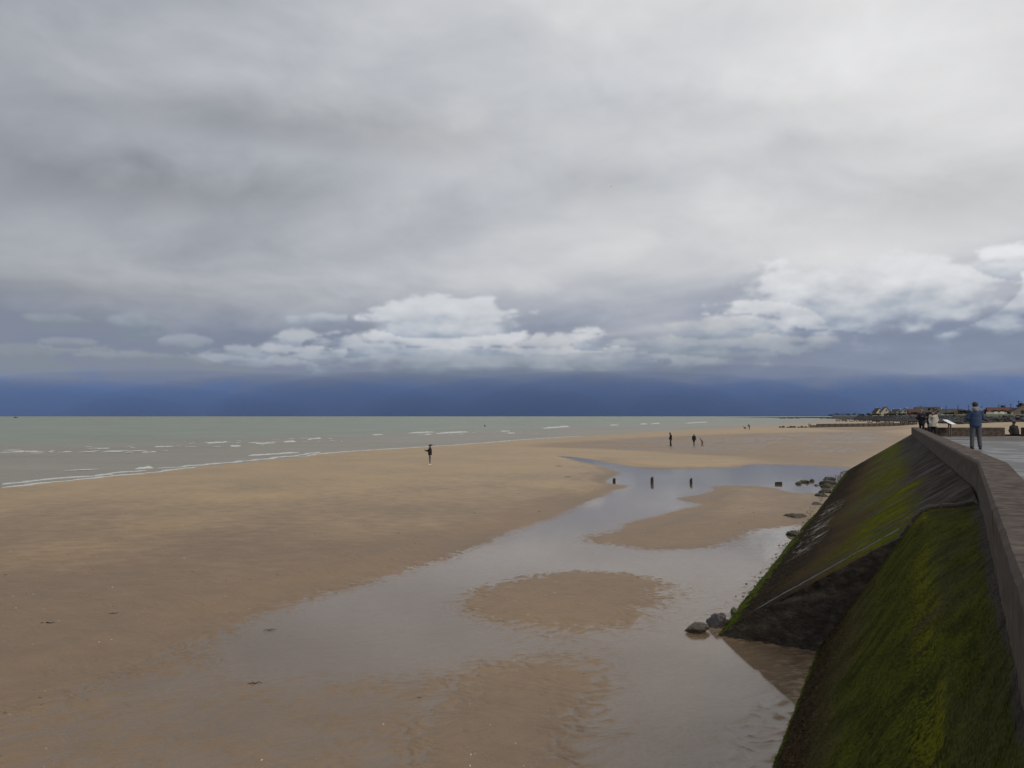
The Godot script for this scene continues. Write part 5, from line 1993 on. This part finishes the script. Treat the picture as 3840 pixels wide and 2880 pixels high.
	if hair == "long":
		hp.append_array([[h - up * 0.02 - fwd * 0.05, h - up * 0.20 - fwd * 0.075, 0.085, 0.07], [h + right * 0.07, h + right * 0.075 - up * 0.17 - fwd * 0.02, 0.035, 0.03], [h - right * 0.07, h - right * 0.075 - up * 0.17 - fwd * 0.02, 0.035, 0.03]])
		cap_cut = [[h + up * 0.028 + fwd * 0.062, (fwd * 0.97 - up * 0.25).normalized()]]
	elif hair == "bun":
		hp.append_array([[h + up * 0.06 - fwd * 0.10, h + up * 0.05 - fwd * 0.17, 0.05, 0.045], [h + up * 0.05 - fwd * 0.17, h + up * 0.03 - fwd * 0.22, 0.045, 0.03]])
	nets(hp, hc, 0.02, b, cap_cut)
	part("hair", b.mesh(), mat(look.get("hair_color", srgb(0.012, 0.010, 0.009)), 0.6), o)
	if look.has("cap"):
		b = MB.new()
		nets([[h + up * 0.075 - fwd * 0.012, h + up * 0.072 - fwd * 0.028, 0.104, 0.104]], hc, 0.01, b, [[h + up * 0.055, -up]])
		var cp := part("cap", b.mesh(), cloth(look.cap, 306), o)
		b = MB.new()
		nets([[h + up * 0.066 + fwd * 0.07 - right * 0.045, h + up * 0.066 + fwd * 0.07 + right * 0.045, 0.04, 0.04, Vector3(1, 4.0, 1)], [h + up * 0.064 + fwd * 0.12 - right * 0.03, h + up * 0.064 + fwd * 0.12 + right * 0.03, 0.035, 0.035, Vector3(1, 4.0, 1)]], hc, 0.01, b)
		part("visor", b.mesh(), cloth(look.cap, 306), cp)
	return o


var cloths := {}


func cloth(c: Color, seed_: int) -> StandardMaterial3D:
	var key := "%s%d" % [c, seed_]
	if not cloths.has(key):
		var m := grained(c, 0.35, 0.9, 0.7, false)
		m.rim_enabled = true
		m.rim = 0.25
		m.rim_tint = 0.6
		cloths[key] = m
	return cloths[key]


func build_people() -> void:
	var black := srgb(0.014, 0.014, 0.016)
	var navy := srgb(0.014, 0.016, 0.030)
	var jeans := srgb(0.085, 0.105, 0.145)
	# --- on the sand
	var w := person("person in black jacket and jeans holding up a phone alone on the bare sand", P(-6.63, ground(-6.63, 62.7), 62.7), -PI / 2 + 0.12, 1.66,
		{"er": Vector3(-0.20, 1.20, 0.20), "wr": Vector3(-0.10, 1.26, 0.42), "hand_r": Vector3(0.0, 0.85, 0.5).normalized(), "el": Vector3(0.23, 1.13, -0.05), "wl": Vector3(0.23, 0.90, -0.02), "gaze": Vector3(0, -0.05, 1)},
		{"jacket": black, "trousers": jeans, "shoes": srgb(0.72, 0.66, 0.60), "hair": "bun", "coat": 0.02, "stout": 1.08, "leg": -0.008, "hem": 0.05})
	var ph := MB.new()
	ph.box(Transform3D(Basis(Vector3(1, 0, 0), -0.1), Vector3(-0.10, 1.37, 0.475)), Vector3(0.075, 0.15, 0.009), 0.003)
	var pho := part("phone", ph.mesh(), mat(srgb(0.03, 0.03, 0.035), 0.3), self)
	pho.transform = w.transform
	tag(pho, "dark phone in the raised hand of the person on the bare sand", "phone")
	person("person in long black coat walking head down at the left of the family", P(21.64, ground(21.64, 105.6), 105.6), -PI / 2 + 0.1, 1.84,
		{"neck": Vector3(0, 1.46, 0.03), "head": Vector3(0, 1.60, 0.09), "gaze": Vector3(0, -0.4, 1), "kl": Vector3(0.09, 0.50, 0.10), "al": Vector3(0.09, 0.09, 0.10), "kr": Vector3(-0.09, 0.50, -0.03), "ar": Vector3(-0.09, 0.09, -0.09), "er": Vector3(-0.23, 1.13, 0.06), "wr": Vector3(-0.22, 0.92, 0.18)},
		{"jacket": black, "trousers": srgb(0.022, 0.026, 0.028), "hair": "short", "cap": black, "coat": 0.14, "group": "family walking on the wet flats"})
	person("person with long dark hair in black coat and leggings walking beside the child", P(25.36, ground(25.36, 108.0), 108.0), -0.25, 1.60,
		{"kl": Vector3(0.02, 0.50, 0.12), "al": Vector3(-0.04, 0.09, 0.16), "kr": Vector3(-0.05, 0.50, -0.02), "ar": Vector3(0.06, 0.12, -0.20), "el": Vector3(0.25, 1.13, -0.04), "wl": Vector3(0.27, 0.90, 0.0), "er": Vector3(-0.23, 1.13, 0.03)},
		{"jacket": black, "trousers": srgb(0.012, 0.012, 0.014), "leg": -0.004, "hem": 0.05, "hair": "long", "coat": 0.16, "group": "family walking on the wet flats"})
	person("small child in pink hooded jacket bending forward with feet apart", P(26.25, ground(26.25, 107.0), 107.0), -PI / 2 + 0.2, 1.20,
		{"pelvis": Vector3(0, 0.80, -0.05), "waist": Vector3(0, 0.95, 0.0), "chest": Vector3(0, 1.16, 0.14), "neck": Vector3(0, 1.32, 0.26), "head": Vector3(0, 1.44, 0.40), "gaze": Vector3(0, -0.5, 1),
		"sl": Vector3(0.17, 1.25, 0.22), "sr": Vector3(-0.17, 1.25, 0.22), "el": Vector3(0.22, 1.02, 0.02), "er": Vector3(-0.22, 1.02, 0.05), "wl": Vector3(0.22, 0.84, -0.12), "wr": Vector3(-0.2, 0.84, 0.1),
		"hl": Vector3(0.085, 0.78, -0.05), "hr": Vector3(-0.085, 0.78, -0.05), "kl": Vector3(0.11, 0.44, 0.12), "al": Vector3(0.12, 0.09, 0.20), "kr": Vector3(-0.11, 0.44, -0.10), "ar": Vector3(-0.12, 0.09, -0.26)},
		{"jacket": srgb(0.52, 0.23, 0.24), "trousers": srgb(0.03, 0.03, 0.04), "shoes": srgb(0.16, 0.06, 0.06), "hood": srgb(0.62, 0.42, 0.40), "hair_color": srgb(0.03, 0.02, 0.016), "stout": 1.12, "coat": 0.04, "group": "family walking on the wet flats"})
	person("distant person in dark clothes leaning towards a dog on the far sand", P(70.9, ground(70.9, 231.4), 231.4), -PI / 2 + 0.15, 1.72,
		{"chest": Vector3(0, 1.30, 0.12), "neck": Vector3(0, 1.44, 0.22), "head": Vector3(0, 1.56, 0.32), "gaze": Vector3(0, -0.6, 1), "sl": Vector3(0.17, 1.37, 0.16), "sr": Vector3(-0.17, 1.37, 0.16), "er": Vector3(-0.18, 1.15, 0.36), "wr": Vector3(-0.12, 0.95, 0.52), "el": Vector3(0.2, 1.12, 0.22), "wl": Vector3(0.16, 0.95, 0.42)},
		{"jacket": srgb(0.016, 0.018, 0.022), "trousers": srgb(0.02, 0.022, 0.026), "cell": 0.03, "coat": 0.06})
	dog(P(69.6, ground(69.6, 231.4), 231.4))
	# --- on the promenade
	person("person with back turned in a blue jacket with pale grey shoulders and jeans", P(18.2, WALK, 30.4), PI - 0.2, 1.84,
		{"er": Vector3(-0.27, 1.16, 0.02), "wr": Vector3(-0.17, 1.08, 0.24), "el": Vector3(0.27, 1.16, 0.02), "wl": Vector3(0.17, 1.08, 0.24), "kl": Vector3(0.12, 0.50, 0.015), "al": Vector3(0.145, 0.09, -0.02), "kr": Vector3(-0.11, 0.50, 0.015), "ar": Vector3(-0.135, 0.09, -0.02), "toe_l": Vector3(0.25, 0, 0.97), "toe_r": Vector3(-0.25, 0, 0.97)},
		{"jacket": srgb(0.042, 0.075, 0.150), "yoke": srgb(0.20, 0.22, 0.27), "hood": srgb(0.26, 0.27, 0.29), "trousers": srgb(0.105, 0.110, 0.130), "hair_color": srgb(0.030, 0.021, 0.016), "coat": 0.05, "stout": 1.06, "leg": 0.006, "hem": 0.066, "cell": 0.016})
	person("person in cream hip-length coat, dark trousers and patterned red scarf", P(26.45, WALK, 48.6), -0.55, 1.62,
		{"el": Vector3(0.26, 1.15, -0.03), "wl": Vector3(0.20, 0.98, 0.12), "er": Vector3(-0.24, 1.13, 0.05), "wr": Vector3(-0.20, 0.94, 0.16), "gaze": Vector3(-0.35, 0, 0.9)},
		{"jacket": srgb(0.62, 0.58, 0.48), "trousers": srgb(0.018, 0.014, 0.014), "scarf": srgb(0.14, 0.05, 0.05), "hair_color": srgb(0.035, 0.014, 0.012), "coat": 0.20, "flare": 0.035, "stout": 1.22, "leg": 0.012, "skin": srgb(0.46, 0.25, 0.20), "cell": 0.018})
	person("person in navy cap and navy coat half hidden behind the cream coat", P(27.05, WALK, 50.05), -0.9, 1.80,
		{"neck": Vector3(0, 1.47, 0.02), "head": Vector3(0, 1.62, 0.07), "er": Vector3(-0.24, 1.17, 0.10), "wr": Vector3(-0.10, 1.20, 0.30), "el": Vector3(0.24, 1.14, 0.02), "wl": Vector3(0.22, 0.92, 0.12), "gaze": Vector3(0, -0.15, 1)},
		{"jacket": navy, "trousers": srgb(0.05, 0.055, 0.06), "cap": srgb(0.014, 0.016, 0.03), "hair_color": srgb(0.2, 0.19, 0.18), "coat": 0.14, "stout": 1.1, "skin": srgb(0.38, 0.20, 0.15), "cell": 0.018})
	person("person in dark navy jacket with pale cuffs raising both hands by the corner", P(26.33, WALK, 49.75), -0.75, 1.68,
		{"er": Vector3(-0.26, 1.20, 0.06), "wr": Vector3(-0.30, 1.30, 0.22), "el": Vector3(0.25, 1.20, 0.06), "wl": Vector3(0.16, 1.30, 0.25), "gaze": Vector3(-0.1, 0, 1)},
		{"jacket": navy, "trousers": srgb(0.012, 0.014, 0.024), "hair": "long", "hair_color": srgb(0.022, 0.013, 0.011), "cap": srgb(0.20, 0.20, 0.19), "coat": 0.10, "stout": 1.06, "leg": -0.006, "cell": 0.018, "cuff": 0.044})
	person("person in dark olive jacket and cap coming up the beach steps", P(33.75, 1.95, 52.08), -0.1, 1.76,
		{"gaze": Vector3(-0.1, -0.1, 1), "el": Vector3(0.27, 1.15, -0.01), "wl": Vector3(0.24, 0.93, 0.10), "er": Vector3(-0.27, 1.15, -0.01), "wr": Vector3(-0.24, 0.93, 0.10)},
		{"jacket": srgb(0.030, 0.028, 0.022), "trousers": srgb(0.02, 0.02, 0.022), "cap": srgb(0.028, 0.026, 0.022), "hood": srgb(0.030, 0.022, 0.018), "coat": 0.05, "stout": 1.12, "skin": srgb(0.36, 0.2, 0.15), "cell": 0.018})
	# --- information board in front of the end wall
	var o := thing("information_board", "white tilted information board on two wooden legs by the end wall", "sign", P(28.2, WALK, 49.9), 0.62)
	var wood := mottled(srgb(0.09, 0.06, 0.045), srgb(0.22, 0.16, 0.13), 0.6, 311, 0.8, 0.4, 0.04)
	for x in [-0.135, 0.135]:
		var b := MB.new()
		b.box(Transform3D(Basis(), Vector3(x, 0.40, 0)), Vector3(0.07, 0.86, 0.07), 0.008)
		part("leg", b.mesh(), wood, o)
	var bar := MB.new()
	bar.box(Transform3D(Basis(), Vector3(0, 0.78, 0.04)), Vector3(0.42, 0.08, 0.06), 0.008)
	part("crossbar", bar.mesh(), wood, o)
	var tilt := Transform3D(Basis(Vector3(1, 0, 0), deg_to_rad(28)), Vector3(0, 0.92, -0.02))
	var pb := MB.new()
	pb.box(tilt, Vector3(0.62, 0.03, 0.62), 0.006)
	var panel := part("panel", pb.mesh(), mat(srgb(0.80, 0.80, 0.82), 0.35), o)
	# faint printed lines on the panel
	for k in 3:
		pb = MB.new()
		pb.box(tilt * Transform3D(Basis(), Vector3(0.02, 0.0165, -0.14 + 0.12 * k)), Vector3(0.4 - 0.06 * k, 0.004, 0.03), 0.0)
		part("print_line", pb.mesh(), mat(srgb(0.62, 0.62, 0.65), 0.4), panel)


func ground(x: float, d: float) -> float:
	return sand_height(x, d, waterline(d)) - 0.004


func dog(at: Vector3) -> void:
	var o := thing("dog", "dark brown dog standing in front of the distant person", "dog", at, -PI / 2 + 0.3)
	var b := MB.new()
	var p := [[Vector3(0, 0.55, -0.24), Vector3(0, 0.56, 0.22), 0.105, 0.14], [Vector3(0, 0.62, 0.26), Vector3(0, 0.78, 0.42), 0.09, 0.07], [Vector3(0, 0.80, 0.42), Vector3(0, 0.82, 0.50), 0.085, 0.075], [Vector3(0, 0.79, 0.52), Vector3(0, 0.76, 0.63), 0.05, 0.036],
		[Vector3(0.05, 0.88, 0.42), Vector3(0.085, 0.90, 0.40), 0.025, 0.02], [Vector3(-0.05, 0.88, 0.42), Vector3(-0.085, 0.90, 0.40), 0.025, 0.02], [Vector3(0, 0.60, -0.30), Vector3(0, 0.50, -0.50), 0.035, 0.022], [Vector3(0, 0.50, -0.50), Vector3(0, 0.52, -0.64), 0.022, 0.014]]
	for s in [-1.0, 1.0]:
		p.append_array([[Vector3(s * 0.09, 0.50, 0.22), Vector3(s * 0.09, 0.26, 0.20), 0.06, 0.035], [Vector3(s * 0.09, 0.26, 0.20), Vector3(s * 0.09, 0.04, 0.23), 0.035, 0.028], [Vector3(s * 0.09, 0.03, 0.23), Vector3(s * 0.09, 0.028, 0.28), 0.03, 0.026],
			[Vector3(s * 0.09, 0.50, -0.24), Vector3(s * 0.10, 0.34, -0.15), 0.085, 0.05], [Vector3(s * 0.10, 0.34, -0.15), Vector3(s * 0.10, 0.19, -0.32), 0.045, 0.03], [Vector3(s * 0.10, 0.19, -0.32), Vector3(s * 0.10, 0.04, -0.28), 0.03, 0.026], [Vector3(s * 0.10, 0.03, -0.28), Vector3(s * 0.10, 0.028, -0.22), 0.03, 0.026]])
	nets(p, 0.02, 0.03, b)
	part("body", b.mesh(), mat(srgb(0.030, 0.016, 0.010), 0.8), o)


# ------------------------------------------------------------------ litter on the sand, weed and moss on the slopes
func scatter(called: String, label: String, category: String, m: Mesh, mt: Material, where: Array, tints: Array) -> void:
	var mm := MultiMesh.new()
	mm.transform_format = MultiMesh.TRANSFORM_3D
	mm.use_colors = true
	mm.mesh = m
	mm.instance_count = where.size()
	for k in where.size():
		mm.set_instance_transform(k, where[k])
		mm.set_instance_color(k, tints[k])
	var mi := MultiMeshInstance3D.new()
	mi.name = called
	mi.multimesh = mm
	mi.material_override = mt
	add_child(mi)
	tag(mi, label, category, "", "stuff")


func build_litter() -> void:
	var tinted := StandardMaterial3D.new()
	tinted.vertex_color_use_as_albedo = true
	tinted.roughness = 0.7
	# shells: small cupped fans
	var b := MB.new()
	var pts := PackedVector3Array()
	for i in 4:
		for j in 7:
			var f := PI * (j / 6.0)
			var r := i / 3.0
			pts.append(Vector3(cos(f) * r, 0.28 * (1.0 - r * r), sin(f) * r * 0.9 - 0.3))
	b.grid(pts, 7, Vector3.UP)
	var where := []
	var tints := []
	rng.seed = 400
	for k in 1500:
		var d := 9.0 + pow(rng.randf(), 1.6) * 34.0
		var x := rng.randf_range(-0.72, 0.5) * d
		if x > 0.45 * d - 1.0:
			continue
		var h := ground(x, d)
		if h < 0.0:
			continue
		var s := rng.randf_range(0.006, 0.02)
		where.append(Transform3D(Basis.from_euler(Vector3(rng.randf_range(-0.5, 0.5), rng.randf() * TAU, rng.randf_range(-0.5, 0.5))).scaled(Vector3.ONE * s), P(x, h + 0.006, d)))
		var w := rng.randf_range(0.25, 0.75)
		tints.append(Color(w, w * 0.93, w * 0.82))
	scatter("shell_litter", "pale shell bits strewn thinly over the sand", "shells", b.mesh(), tinted, where, tints)
	# small stones washed up along the foot of the far slope
	where = []
	tints = []
	for k in 330:
		var t := pow(rng.randf(), 1.3)
		var p := Vector2(3.84, 14.69).lerp(Vector2(25.1, 58.2), t) + Vector2(-0.9, 0.44) * (absf(rng.randfn(0.0, 0.10 + 0.12 * t)) - 0.05)
		var s := rng.randf_range(0.008, 0.026) * (1.0 + 2.0 * t)
		where.append(Transform3D(Basis.from_euler(Vector3(rng.randf() * 6.0, rng.randf() * 6.0, rng.randf() * 6.0)).scaled(Vector3(s, s * 0.7, s)), V(p, maxf(ground(p.x, p.y), 0.0) + s * 0.1)))
		var g := rng.randf_range(0.06, 0.3)
		tints.append(Color(g, g * 0.86, g * 0.66))
	scatter("pebble_litter", "small tan stones washed up along the far slope's foot", "pebbles", rock_mesh(Vector3(2, 1.6, 1.8), 150), tinted, where, tints)
	# scraps of dark weed: short curled strips
	b = MB.new()
	b.tube([Vector3(-1, 0.0, 0.1), Vector3(-0.4, 0.12, -0.05), Vector3(0.2, 0.10, 0.08), Vector3(1, 0.0, -0.1)], [0.05, 0.16, 0.13, 0.04], 6)
	where = []
	tints = []
	for k in 380:
		var d := 9.0 + pow(rng.randf(), 1.4) * 50.0
		var x := rng.randf_range(-0.72, 0.45) * d
		var h := ground(x, d)
		if h < 0.001 or x > 0.42 * d - 1.0:
			continue
		var s := rng.randf_range(0.010, 0.032) * (1.0 + d * 0.012) * (1.8 if rng.randf() < 0.04 else 1.0)
		where.append(Transform3D(Basis(Vector3.UP, rng.randfn(0.0, 0.5)).scaled(Vector3(s, s * 0.8, s)), P(x, h + 0.004, d)))
		tints.append(Color(0.020, 0.014, 0.010).lerp(Color(0.075, 0.045, 0.028), rng.randf()))
	scatter("weed_scraps", "dark scraps of seaweed strewn over the sand", "seaweed", b.mesh(), tinted, where, tints)
	# the larger strands one can pick out
	var strand := [[-8.9, 15.0, 0.13, "dark seaweed strand at the picture's left edge on the wet sand"], [-8.0, 15.7, 0.10, "curled seaweed strand next to the one at the left edge"], [-3.95, 12.05, 0.11, "single black seaweed strand on the wet film at lower left"], [-4.65, 15.0, 0.12, "thin bent seaweed strand near the left bank of the pool"], [3.6, 50.5, 0.28, "dark weed clump on the spit left of the first stump"], [3.7, 61.5, 0.3, "dark flat weed clump on the sand bank above the stumps"]]
	for k in strand.size():
		var q: Array = strand[k]
		b = MB.new()
		var l := []
		var rd := []
		for i in 9:
			var t := i / 8.0 * 2.0 - 1.0
			l.append(Vector3(t * q[2], 0.012 + 0.01 * sin(i * 2.0 + k), 0.10 * q[2] * sin(t * 3.0 + k)))
			rd.append(q[2] * 0.09 * (1.0 - 0.75 * absf(t)))
		b.tube(l, rd, 7)
		var o := part("seaweed_strand", b.mesh(), mat(srgb(0.022, 0.016, 0.012), 0.6), self)
		o.position = P(q[0], maxf(ground(q[0], q[1]), 0.0), q[1])
		o.rotation.y = 0.25
		tag(o, q[3], "seaweed", "seaweed strands on the sand")
	# moss and weed standing off the near slope, lying down it
	b = MB.new()
	for k in 3:
		var a := (k - 1) * 0.5
		var side := Vector3(cos(a), 0, sin(a)) * 0.16
		var tip := Vector3(sin(a) * 0.6, 0.20 + 0.1 * k, 0.8)
		b.tri(-side, side, tip)
	var near: MeshInstance3D = get_node("sea_wall_slope_001/slope_face")
	var far: MeshInstance3D = get_node("sea_wall_slope/slope_face")
	for job in [[near, 42000, 401, 120, 400, true], [far, 30000, 402, 52, 460, false]]:
		var face: MeshInstance3D = job[0]
		var arr := face.mesh.surface_get_arrays(0)
		var vs: PackedVector3Array = arr[Mesh.ARRAY_VERTEX]
		var ns: PackedVector3Array = arr[Mesh.ARRAY_NORMAL]
		var im: Image = (face.material_override as StandardMaterial3D).albedo_texture.get_image()
		var base: Vector3 = face.get_parent().position
		where = []
		tints = []
		rng.seed = job[2]
		var nv: int = job[3] + 1
		for k in job[1]:
			var i := int(rng.randf_range(0.1, 1.0) * job[4]) if job[5] else int(pow(rng.randf(), 1.8) * job[4])
			var s := rng.randf()
			var j := int(s * job[3])
			if (job[5] and (s < 0.31 or (s < 0.62 and rng.randf() < 0.6))) or (not job[5] and (s < 0.16 or rng.randf() > 0.3 + s)):
				continue
			var at := i * nv + j
			if at >= vs.size() - nv - 1 or j >= nv - 2:
				continue
			var c := im.get_pixel(clampi(int(i / float(job[4]) * im.get_width()), 0, im.get_width() - 1), clampi(int(s * im.get_height()), 0, im.get_height() - 1)).srgb_to_linear()
			if c.r > 0.2:
				continue
			var n := ns[at]
			var down := (vs[at + 1] - vs[at]).normalized() if j < nv - 1 else Vector3.DOWN
			var x := n.cross(down).normalized()
			var len := rng.randf_range(0.012, 0.032) * (1.5 if s > 0.72 else 1.0)
			var t := Basis(x, n, down).rotated(n, rng.randfn(0.0, 0.9)).scaled(Vector3.ONE * len)
			var jit := vs[at].lerp(vs[at + nv], rng.randf()) + (vs[at + 1] - vs[at]) * rng.randf_range(0.0, 1.0)
			where.append(Transform3D(t, base + jit))
			var g := rng.randf_range(0.7, 1.45)
			tints.append(Color(c.r * g, c.g * g, c.b * g))
		var moss: StandardMaterial3D = tinted.duplicate()
		moss.roughness = 0.9
		moss.metallic_specular = 0.2
		scatter("moss_tufts" if job[5] else "weed_tufts", "short moss and weed growing on the near mossy slope" if job[5] else "short algae and weed growing on the long far slope", "moss" if job[5] else "seaweed", b.mesh(), moss, where, tints)


func _ready() -> void:
	light_and_camera()
	rain_banks()
	build_beach()
	build_sea()
	build_sea_wall()
	build_stones()
	build_groynes()
	build_dyke()
	build_village()
	build_far_things()
	build_people()
	build_litter()
